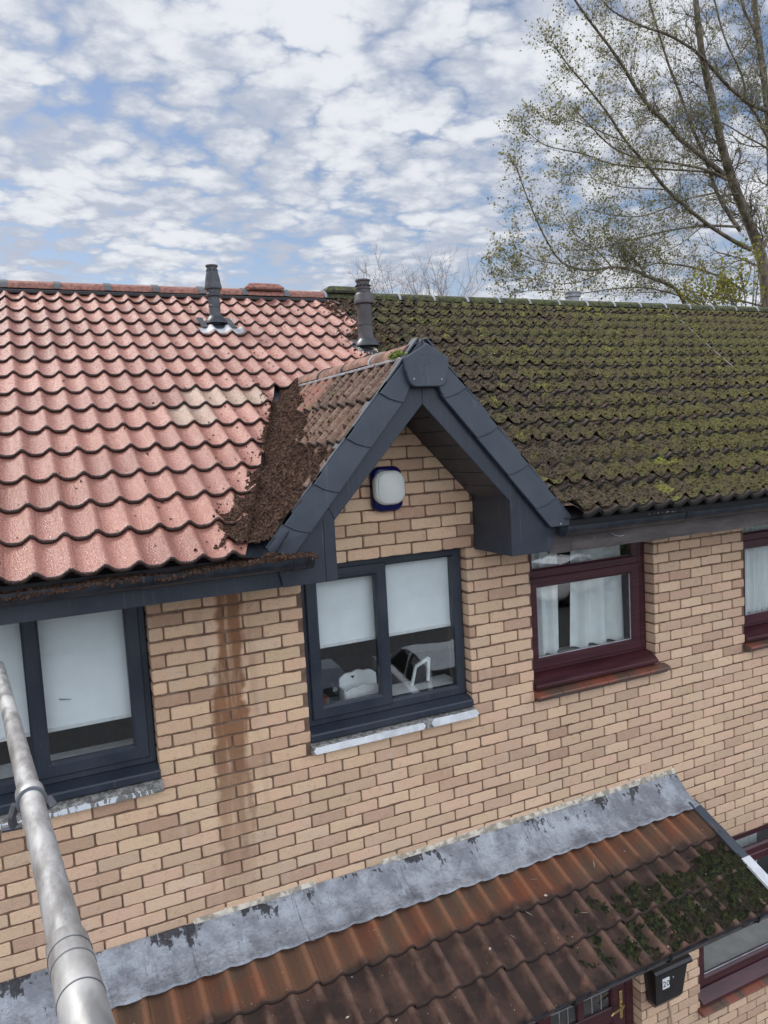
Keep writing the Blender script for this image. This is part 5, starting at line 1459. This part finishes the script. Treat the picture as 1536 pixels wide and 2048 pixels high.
n = 9000; xx = 1.3+1.65*rs.rand(n); yy = -.965+.62*rs.rand(n); tt = pm_t(xx, yy); k = tt > 0
P = np.stack([xx, yy, porch_surface(xx, yy)+tt+.002], -1)[k]; V3, F3 = crumbs(P, .006, rs)
tag(mesh('porch_moss', np.concatenate([V1, V3]), [tuple(f) for f in F1]+[tuple(i+len(V1) for i in f) for f in F3], 'dark_moss', None, True), 'dark green moss over the lower right of the porch roof', 'moss', kind='stuff')

# fallen leaves and twigs
def litter(P, nrm_up, size, name, lab, m, tw=.3):
    V = []; F = []
    for p in P:
        p = Vector(p); a = random.uniform(0, 6.28); ex = Vector((math.cos(a), math.sin(a), random.uniform(-.2, .5))); ey = Vector((-math.sin(a), math.cos(a), random.uniform(0, .6)))
        s_ = size*random.uniform(.5, 1.3); n0 = len(V)
        if random.random() < tw: ex *= 2.6; ey *= .18
        V += [p-ex*s_, p-ey*s_*.6+Vector((0, 0, .003)), p+ex*s_, p+ey*s_*.6+Vector((0, 0, .002))]; F.append((n0, n0+1, n0+2, n0+3))
    tag(mesh(name, V, F, m, None), lab, 'leaves', kind='stuff')
P = []
for i in range(120):
    x = 1.7+7*random.random()**1.5; y = -.5+4.2*random.random(); P.append((x, y, float(main_surface(np.array(x), np.array(y), PH+.07))+.02))
for i in range(14): P.append((2.3+.4*random.random(), -.535+.03*random.random(), 1.30))
for i in range(26):
    x = -.5+3.4*random.random(); y = -.95+.68*random.random(); P.append((x, y, float(porch_surface(np.array(x), np.array(y)))+.012))
litter(P, None, .011, 'leaf_litter', 'pale dry leaf scraps and twigs on the roofs', 'dry_leaf')

# thin cable over the mossy roof
pts = []
for k in range(12):
    t_ = k/11; u_ = 1325+(1560-1325)*t_; x = 6.75+(5.55-6.75)*t_; y = 3.62+(1.55-3.62)*t_
    pts.append((x, y, zroof(y)+.085-.02*math.sin(math.pi*t_)))
b = MB(); b.tube(pts, .0035, 5); tag(b.make('roof_cable', 'cable'), 'thin grey cable lying across the mossy roof from the ridge', 'cable')
# small vent terminal behind the ridge
vp = atY(1145, 590, 4.35); b = MB(); b.lathe((vp.x, vp.y, 0), [(.09, 2.95), (.09, vp.z-.04), (.11, vp.z-.03), (.11, vp.z-.01), (.10, vp.z), (.115, vp.z+.02), (.115, vp.z+.035), (.03, vp.z+.05)], 20)
smooth_by_angle(b.make('roof_vent', 'strap', hr))

# ------------------------------------------------------------------ trees
def zoomp(p): return (960+p[0]/2.667, p[1]/2.667)
class Tree:
    def __init__(s, seed): s.w = MB(); s.L = []; s.r = random.Random(seed)
    def limb(s, pts, r0, r1, seg=8):
        n = len(pts); s.w.tube(pts, [r0+(r1-r0)*(i/(n-1))**.8 for i in range(n)], seg)
    def twig(s, p, d, ln, r, lv, leafp, bend=.25, up=.25):
        R_ = s.r; n = 4 if lv > 0 else 3; pts = [p.copy()]; d = d.normalized(); q_ = p.copy()
        for i in range(n):
            d = (d+Vector((R_.gauss(0, bend), R_.gauss(0, bend), R_.gauss(0, bend)+up*.3))).normalized(); q_ = q_+d*(ln/n); pts.append(q_.copy())
        s.w.tube(pts, [r*(1-.7*i/n) for i in range(n+1)], 5 if r > .012 else (4 if r > .006 else 3), cap=False)
        if lv > 0:
            for i in range(1, n+1):
                for _ in range(R_.choice((1, 2, 2))):
                    ax = Vector((R_.gauss(0, 1), R_.gauss(0, 1), R_.gauss(0, 1))); nd = (d+ax.normalized()*.85+Vector((0, 0, up))).normalized()
                    s.twig(pts[i], nd, ln*R_.uniform(.45, .7), r*.55, lv-1, leafp, bend, up)
        if lv <= 1:
            for i in range(1, n+1):
                if R_.random() < leafp: s.L.append(pts[i])
        return pts
def leaves(P, size, rs, hang=True):
    n = len(P); P = np.array([tuple(p) for p in P])+rs.randn(n, 3)*size*1.1
    A = rs.randn(n, 3, 3); Q_, _ = np.linalg.qr(A); s_ = size*(.55+.8*rs.rand(n))
    T = np.array([(-1, 0, 0), (-.15, -.72, .1), (.6, -.45, 0), (1.05, 0, .15), (.6, .45, 0), (-.15, .72, .1)])*.62
    V = np.einsum('nij,kj->nki', Q_, T)*s_[:, None, None]+P[:, None, :]
    F = (np.arange(6)[None]+6*np.arange(n)[:, None]).tolist()
    return V.reshape(-1, 3), F
def densify(pts, k=4):
    out = []
    for a, c in zip(pts[:-1], pts[1:]):
        for i in range(k): out.append(a.lerp(c, i/k))
    out.append(pts[-1])
    for _ in range(2): out = [out[0]]+[(out[i-1]+out[i]*2+out[i+1])/4 for i in range(1, len(out)-1)]+[out[-1]]
    return out
YT = 13.0
tp = thing('poplar_tree', 'tall half bare poplar with small grey green leaves rising at the right behind the roof', 'tree', tuple(atY(1530, 600, YT).xy)+(ZG,))
T = Tree(4)
def limbpx(zp, r0, r1, y0, y1, seg=8):
    n = len(zp); return densify([atY(*zoomp(p), y0+(y1-y0)*i/(n-1)) for i, p in enumerate(zp)]), r0, r1, seg
base = atY(1532, 640, YT)
LM = [
 ([(1545, 1750), (1525, 1500), (1500, 1350), (1440, 1200), (1340, 950), (1290, 780), (1240, 540), (1190, 330), (1160, 100), (1140, -150), (1120, -420)], .21, .06, 13, 13),
 ([(1560, 1750), (1570, 1400), (1560, 1000), (1540, 600), (1500, 300), (1460, 0), (1440, -400)], .19, .07, 13.2, 14.2),
 ([(1300, 930), (1180, 830), (1060, 740), (1000, 660), (900, 570), (830, 470), (760, 350), (700, 260), (560, 80), (480, -40), (420, -200)], .085, .02, 13, 12.2),
 ([(1390, 1230), (1350, 1180), (1260, 1030), (1210, 860), (1130, 680), (1060, 480), (1010, 360), (960, 200), (900, 0), (860, -200)], .075, .02, 13, 14),
 ([(1440, 1330), (1360, 1290), (1200, 1190), (1000, 1020), (900, 890), (780, 760), (680, 600), (560, 450), (470, 350), (390, 230)], .075, .012, 13, 12),
 ([(1290, 940), (1200, 900), (980, 860), (850, 850), (700, 790), (560, 640), (480, 560)], .045, .010, 13, 11.8),
 ([(1320, 960), (1220, 915), (1000, 905), (700, 880), (560, 820), (340, 780), (240, 690)], .040, .008, 13, 13.8),
 ([(1380, 1210), (1190, 1200), (1000, 1230), (850, 1270), (700, 1310), (520, 1340)], .045, .010, 13, 12.4),
 ([(1120, 1680), (1050, 1530), (900, 1480), (830, 1440), (700, 1420), (580, 1450), (430, 1410), (330, 1240), (230, 1000), (190, 880)], .065, .010, 12.5, 12),
 ([(1420, 1560), (1300, 1480), (1120, 1420), (950, 1400), (860, 1430)], .05, .012, 13, 12.2),
 ([(1250, 1030), (1100, 1060), (1000, 1110), (850, 1160), (700, 1150), (560, 1110)], .032, .008, 13, 12.3),
 ([(985, 1010), (860, 1005), (760, 1000), (660, 970), (560, 940)], .022, .006, 12.6, 12.4),
 ([(1620, 620), (1500, 580), (1430, 550), (1300, 440), (1170, 280), (1000, 180), (860, 140), (700, 60), (600, -60)], .085, .014, 13.2, 12.6),
 ([(1620, 900), (1536, 740), (1480, 620), (1430, 560), (1400, 400), (1300, 200), (1250, 0), (1220, -150)], .06, .02, 13.1, 14),
 ([(1540, 700), (1480, 180), (1400, 50), (1380, -100)], .07, .03, 13.3, 13.8),
 ([(1700, 1000), (1560, 800), (1400, 720), (1310, 660), (1180, 620)], .04, .01, 13.4, 12.8),
 ([(1500, 1350), (1600, 1100), (1700, 800), (1800, 400)], .07, .03, 13, 13.5),
 ([(430, 1410), (300, 1390), (200, 1350), (110, 1390)], .016, .004, 12.1, 12.0),
 ([(1530, 1640), (1380, 1600), (1250, 1590), (1100, 1540), (980, 1560), (780, 1560)], .035, .008, 13, 12.3),
 ([(700, 1420), (620, 1330), (500, 1250), (420, 1140)], .020, .005, 12.3, 12),
 ([(1000, 1240), (860, 1340), (760, 1420)], .018, .005, 12.6, 12.4),
 ([(1200, 1640), (1050, 1570), (880, 1530), (700, 1540), (520, 1570), (330, 1545), (170, 1560)], .030, .006, 12.5, 12.0),
 ([(700, 1420), (560, 1500), (420, 1520), (260, 1480), (150, 1500)], .018, .005, 12.3, 12),
 ([(900, 1480), (820, 1380), (700, 1300), (640, 1200)], .018, .005, 12.4, 12.2),
 ([(1200, 1190), (1080, 1300), (900, 1380), (780, 1360)], .020, .005, 12.8, 12.4),
 ([(780, 760), (640, 700), (500, 640), (400, 640), (310, 640)], .018, .005, 12.4, 12.1),
 ([(560, 820), (450, 940), (390, 1010)], .012, .004, 13.2, 12.8),
]
for li, (zp, r0, r1, y0, y1) in enumerate(LM):
    pts, r0, r1, seg = limbpx(zp, r0, r1, y0, y1); T.limb(pts, r0, r1, 9 if r0 > .1 else 7)
    n = len(pts); st_ = 2 if r0 > .15 else 1
    for i in range(max(2, n//6), n, st_):
        f = i/(n-1); d = (pts[min(i+1, n-1)]-pts[i-1]).normalized()
        for _ in range(2 if (T.r.random() < .75) else 1):
            sd_ = Vector((T.r.gauss(0, 1), T.r.gauss(0, 1), T.r.gauss(0, 1)+.2)).normalized()
            nd = d*.75+sd_*.75+Vector((-.15, 0, .15))
            ln = (.55+.55*T.r.random())*(1.15-.45*f)*(1.25 if r0 > .15 else 1)*(.8 if r0 < .035 else 1)
            if li == 0 and i > n*.6: ln *= 1.2
            T.twig(pts[i], nd, ln, max(.0048, (r0+(r1-r0)*f)*.20), 2, .72, .25, .12)
T.w.make('trunk', 'bark', tp, smooth=True)
lv = T.L; rs2 = np.random.RandomState(9)
idx = rs2.rand(len(lv)) < .25
V, F = leaves([p for p, k in zip(lv, idx) if k], .050, rs2)
mesh('crown', V, F, 'leaf', tp)
print('poplar leaves', len(F), 'wood faces', len(T.w.F))

# yellow-green sycamore low at the right
ts = thing('sycamore_tree', 'low yellow green sycamore showing above the ridge below the poplar', 'tree', tuple(atY(1500, 640, 11.5).xy)+(ZG,))
T = Tree(12); c0 = atY(1500, 700, 11.5)
T.limb(densify([Vector((c0.x, c0.y, ZG)), Vector((c0.x, c0.y, 1.0)), c0]), .12, .05)
rs3 = np.random.RandomState(3)
for i in range(26):
    u_ = 1310+270*random.random(); v_ = 600-(190*((u_-1300)/250)**1.2)*random.random(); e = atY(u_, v_, 11.5+random.uniform(-.8, .8))
    s_ = c0.lerp(e, .15); mid = s_.lerp(e, .5)+Vector((0, 0, .15)); T.limb([s_, mid, e], .022, .006, 5)
    for _ in range(4): T.twig(s_.lerp(e, random.uniform(.5, 1)), (e-s_)+Vector((random.gauss(0, .5), random.gauss(0, .5), random.gauss(0, .5))), .45, .006, 1, .55)
T.w.make('trunk', 'bark', ts, smooth=True)
V, F = leaves(T.L, .075, rs3); mesh('crown', V, F, 'leaf_yellow', ts)
print('syc leaves', len(F))

# bare shrubs far behind the ridge
def bare(u0, yd, seed, lab, hpx, nb=16, spread=1.0):
    c = atY(u0, 610, yd); t = thing('bare_tree', lab, 'tree', (c.x, c.y, ZG), 'leafless trees far behind the ridge')
    T = Tree(seed); k = yd/20
    T.limb([Vector((c.x, c.y, ZG)), Vector((c.x, c.y, c.z-1.5))], .12, .08, 7)
    b0 = Vector((c.x, c.y, c.z-1.5))
    for i in range(nb):
        uu = u0+(random.random()-.5)*110*spread; vv = 600-hpx*random.uniform(.55, 1)*(1-.55*abs(uu-u0)/(60*spread)); e = atY(uu, vv, yd+random.uniform(-1, 1))
        pts = densify([b0, b0.lerp(e, .5)+Vector((random.gauss(0, .15), 0, random.gauss(0, .15))), e], 3); T.limb(pts, .028, .004, 4)
        for j in range(3, len(pts), 1): T.twig(pts[j], (e-b0)+Vector((random.gauss(0, 2.2), 0, random.gauss(0, 1.0))), random.uniform(.4, .9)*k, .007, 1, 0)
    T.w.make('branches', 'bark_pale', t)
bare(775, 20, 31, 'leafless tree behind the ridge just right of the brown flue', 82, 16)
bare(880, 22, 32, 'leafless tree behind the mossy ridge between flue and poplar', 72, 24, 1.6)

# ------------------------------------------------------------------ what the windows mirror: hedge bank and parked cars
def hedge():
    rs4 = np.random.RandomState(8); n = 26000; P = np.stack([-16+50*rs4.rand(n), -20.5+1.6*rs4.rand(n), ZG+1.9*rs4.rand(n)**.8], -1)
    V, F = leaves(P, .16, rs4); b = MB(); b.box(-16, 34, -20.3, -19.2, ZG-.02, ZG+1.6, .2)
    nV = len(b.V); VV = np.concatenate([np.array([tuple(v) for v in b.V]), V]); FF = list(b.F)+[tuple(i+nV for i in f) for f in F]
    tag(mesh('hedge', VV, FF, 'hedge', None), 'dark clipped hedge mirrored in the lower window panes', 'hedge', kind='stuff')
hedge()
def car(x, y, rz, paint, lab, L=4.3, W=1.78):
    t = thing('parked_car', lab, 'car', (x, y, ZG), 'cars mirrored in the windows')
    t.rotation_euler.z = rz
    o3 = OFF[t].copy(); OFF[t] = Vector((0, 0, 0))
    def sect(X, zb, zt, w, wt): 
        return [(X, -w*.96, zb), (X, -w, (zb+zt)*.5-.02), (X, -w*.97, zt-.06), (X, -wt, zt), (X, wt, zt), (X, w*.97, zt-.06), (X, w, (zb+zt)*.5-.02), (X, w*.96, zb)]
    h = W/2
    S_ = [(-L/2, .38, .62, h*.78, h*.60), (-L/2+.06, .26, .72, h*.90, h*.70), (-L/2+.35, .20, .80, h*.98, h*.78), (-L/2+1.0, .18, .90, h, h*.82), (-L/2+1.35, .18, .94, h, h*.86), (0, .18, .96, h, h*.88), (L/2-.9, .18, .97, h, h*.88), (L/2-.4, .20, .96, h*.98, h*.84), (L/2-.06, .28, .90, h*.92, h*.78), (L/2, .40, .80, h*.84, h*.70)]
    V = []; F = []
    for s_ in S_: V += sect(*s_)
    n = 8
    for i in range(len(S_)-1):
        for k in range(n): F.append((i*n+k, i*n+(k+1) % n, (i+1)*n+(k+1) % n, (i+1)*n+k)[::-1])
    F.append(tuple(range(n))); F.append(tuple((len(S_)-1)*n+k for k in range(n))[::-1])
    o = mesh('body', V, F, paint, t, True); md = o.modifiers.new('s', 'SUBSURF'); md.levels = md.render_levels = 2
    # cabin: glass house and roof panel
    G_ = [(-L/2+1.15, .90, h*.80), (-L/2+1.85, 1.38, h*.62), (.55, 1.45, h*.62), (L/2-.75, 1.34, h*.60), (L/2-.25, .93, h*.74)]
    V = []; F = []
    for X, z, w_ in G_: V += [(X, -w_, z), (X, w_, z)]
    V += [(G_[0][0], -h*.84, .88), (G_[-1][0], -h*.84, .88), (G_[0][0], h*.84, .88), (G_[-1][0], h*.84, .88)]
    F = [(0, 1, 3, 2)[::-1], (6, 7, 9, 8)[::-1], (10, 0, 2, 4, 6, 8, 11)[::-1], (12, 13, 9, 7, 5, 3, 1)[::-1]]
    mesh('glasshouse', V, F, 'car_glass', t)
    b = MB()
    for i in (1, 2):
        (xa, za, wa), (xb, zb, wb) = G_[i], G_[i+1]
        b.add([(xa, -wa-.01, za+.012), (xa, wa+.01, za+.012), (xb, wb+.01, zb+.012), (xb, -wb-.01, zb+.012), (xa, -wa-.01, za-.02), (xa, wa+.01, za-.02), (xb, wb+.01, zb-.02), (xb, -wb-.01, zb-.02)], [(0, 3, 2, 1), (0, 1, 5, 4), (2, 3, 7, 6), (0, 4, 7, 3), (1, 2, 6, 5)])
    for sy in (-1, 1):
        for (i, j) in ((0, 1), (3, 4)):
            (xa, za, wa), (xb, zb, wb) = G_[i], G_[j]; b.tube([(xa, sy*wa*1.02, za), (xb, sy*wb*1.02, zb+.005)], .035, 6)
        b.tube([(.2, sy*h*.84, .92), (.3, sy*h*.63, 1.42)], .03, 6)
    b.make('roof_panel', paint, t)
    for sx_ in (-L/2+.85, L/2-.80):
        for sy in (-1, 1):
            b = MB(); b.lathe((sx_, sy*(h-.10), .32), [(.20, -.09), (.31, -.09), (.325, -.06), (.325, .06), (.31, .09), (.20, .09)], 24, axis=Vector((0, 1, 0))); wv_ = smooth_by_angle(b.make('wheel', 'tyre', t))
            b = MB(); b.lathe((sx_, sy*(h-.02), .32), [(.20, -.03), (.20, .015), (.06, .03), (.001, .03)], 20, axis=Vector((0, sy, 0))); b.make('rim', 'car_silver', wv_)
    for sy in (-1, 1):
        b = MB(); b.add([(-L/2+.02, sy*.42, .60), (-L/2+.10, sy*.74, .62), (-L/2+.26, sy*.82, .76), (-L/2+.10, sy*.50, .72)], [(0, 1, 2, 3)]); b.make('headlight', 'lamp', t)
    b = MB(); b.box(-L/2-.01, -L/2+.05, -.45, .45, .34, .44, .01); b.make('grille', 'black_metal', t)
    OFF[t] = o3
    for ch in t.children_recursive: OFF[ch] = o3
car(5.9, -9.1, R(100), 'car_silver', 'silver car mirrored in the right pane of the middle window')
car(3.2, -9.3, R(96), 'car_blue', 'dark blue car mirrored in the left pane of the middle window')
car(15.2, -16.2, R(160), 'car_white', 'pale car mirrored in the maroon window by the gable', 4.4)

# normals outward on closed parts
for o in list(C.objects):
    if o.type == 'MESH' and o.name.split('.')[0] in ('verge_unit', 'bargeboard', 'box_end', 'ridge_end_cap', 'cap_socket', 'sub_cill', 'sill', 'sill_tile', 'window', 'sash', 'lid', 'body', 'soffit_boards', 'verge_trim', 'gutter', 'gutter_union', 'stop_end', 'backplate', 'cover', 'fascia', 'seam', 'back_panel', 'front_panel', 'frame', 'sill_paint', 'wall'):
        bm = bmesh.new(); bm.from_mesh(o.data); bmesh.ops.recalc_face_normals(bm, faces=bm.faces); bm.to_mesh(o.data); bm.free()
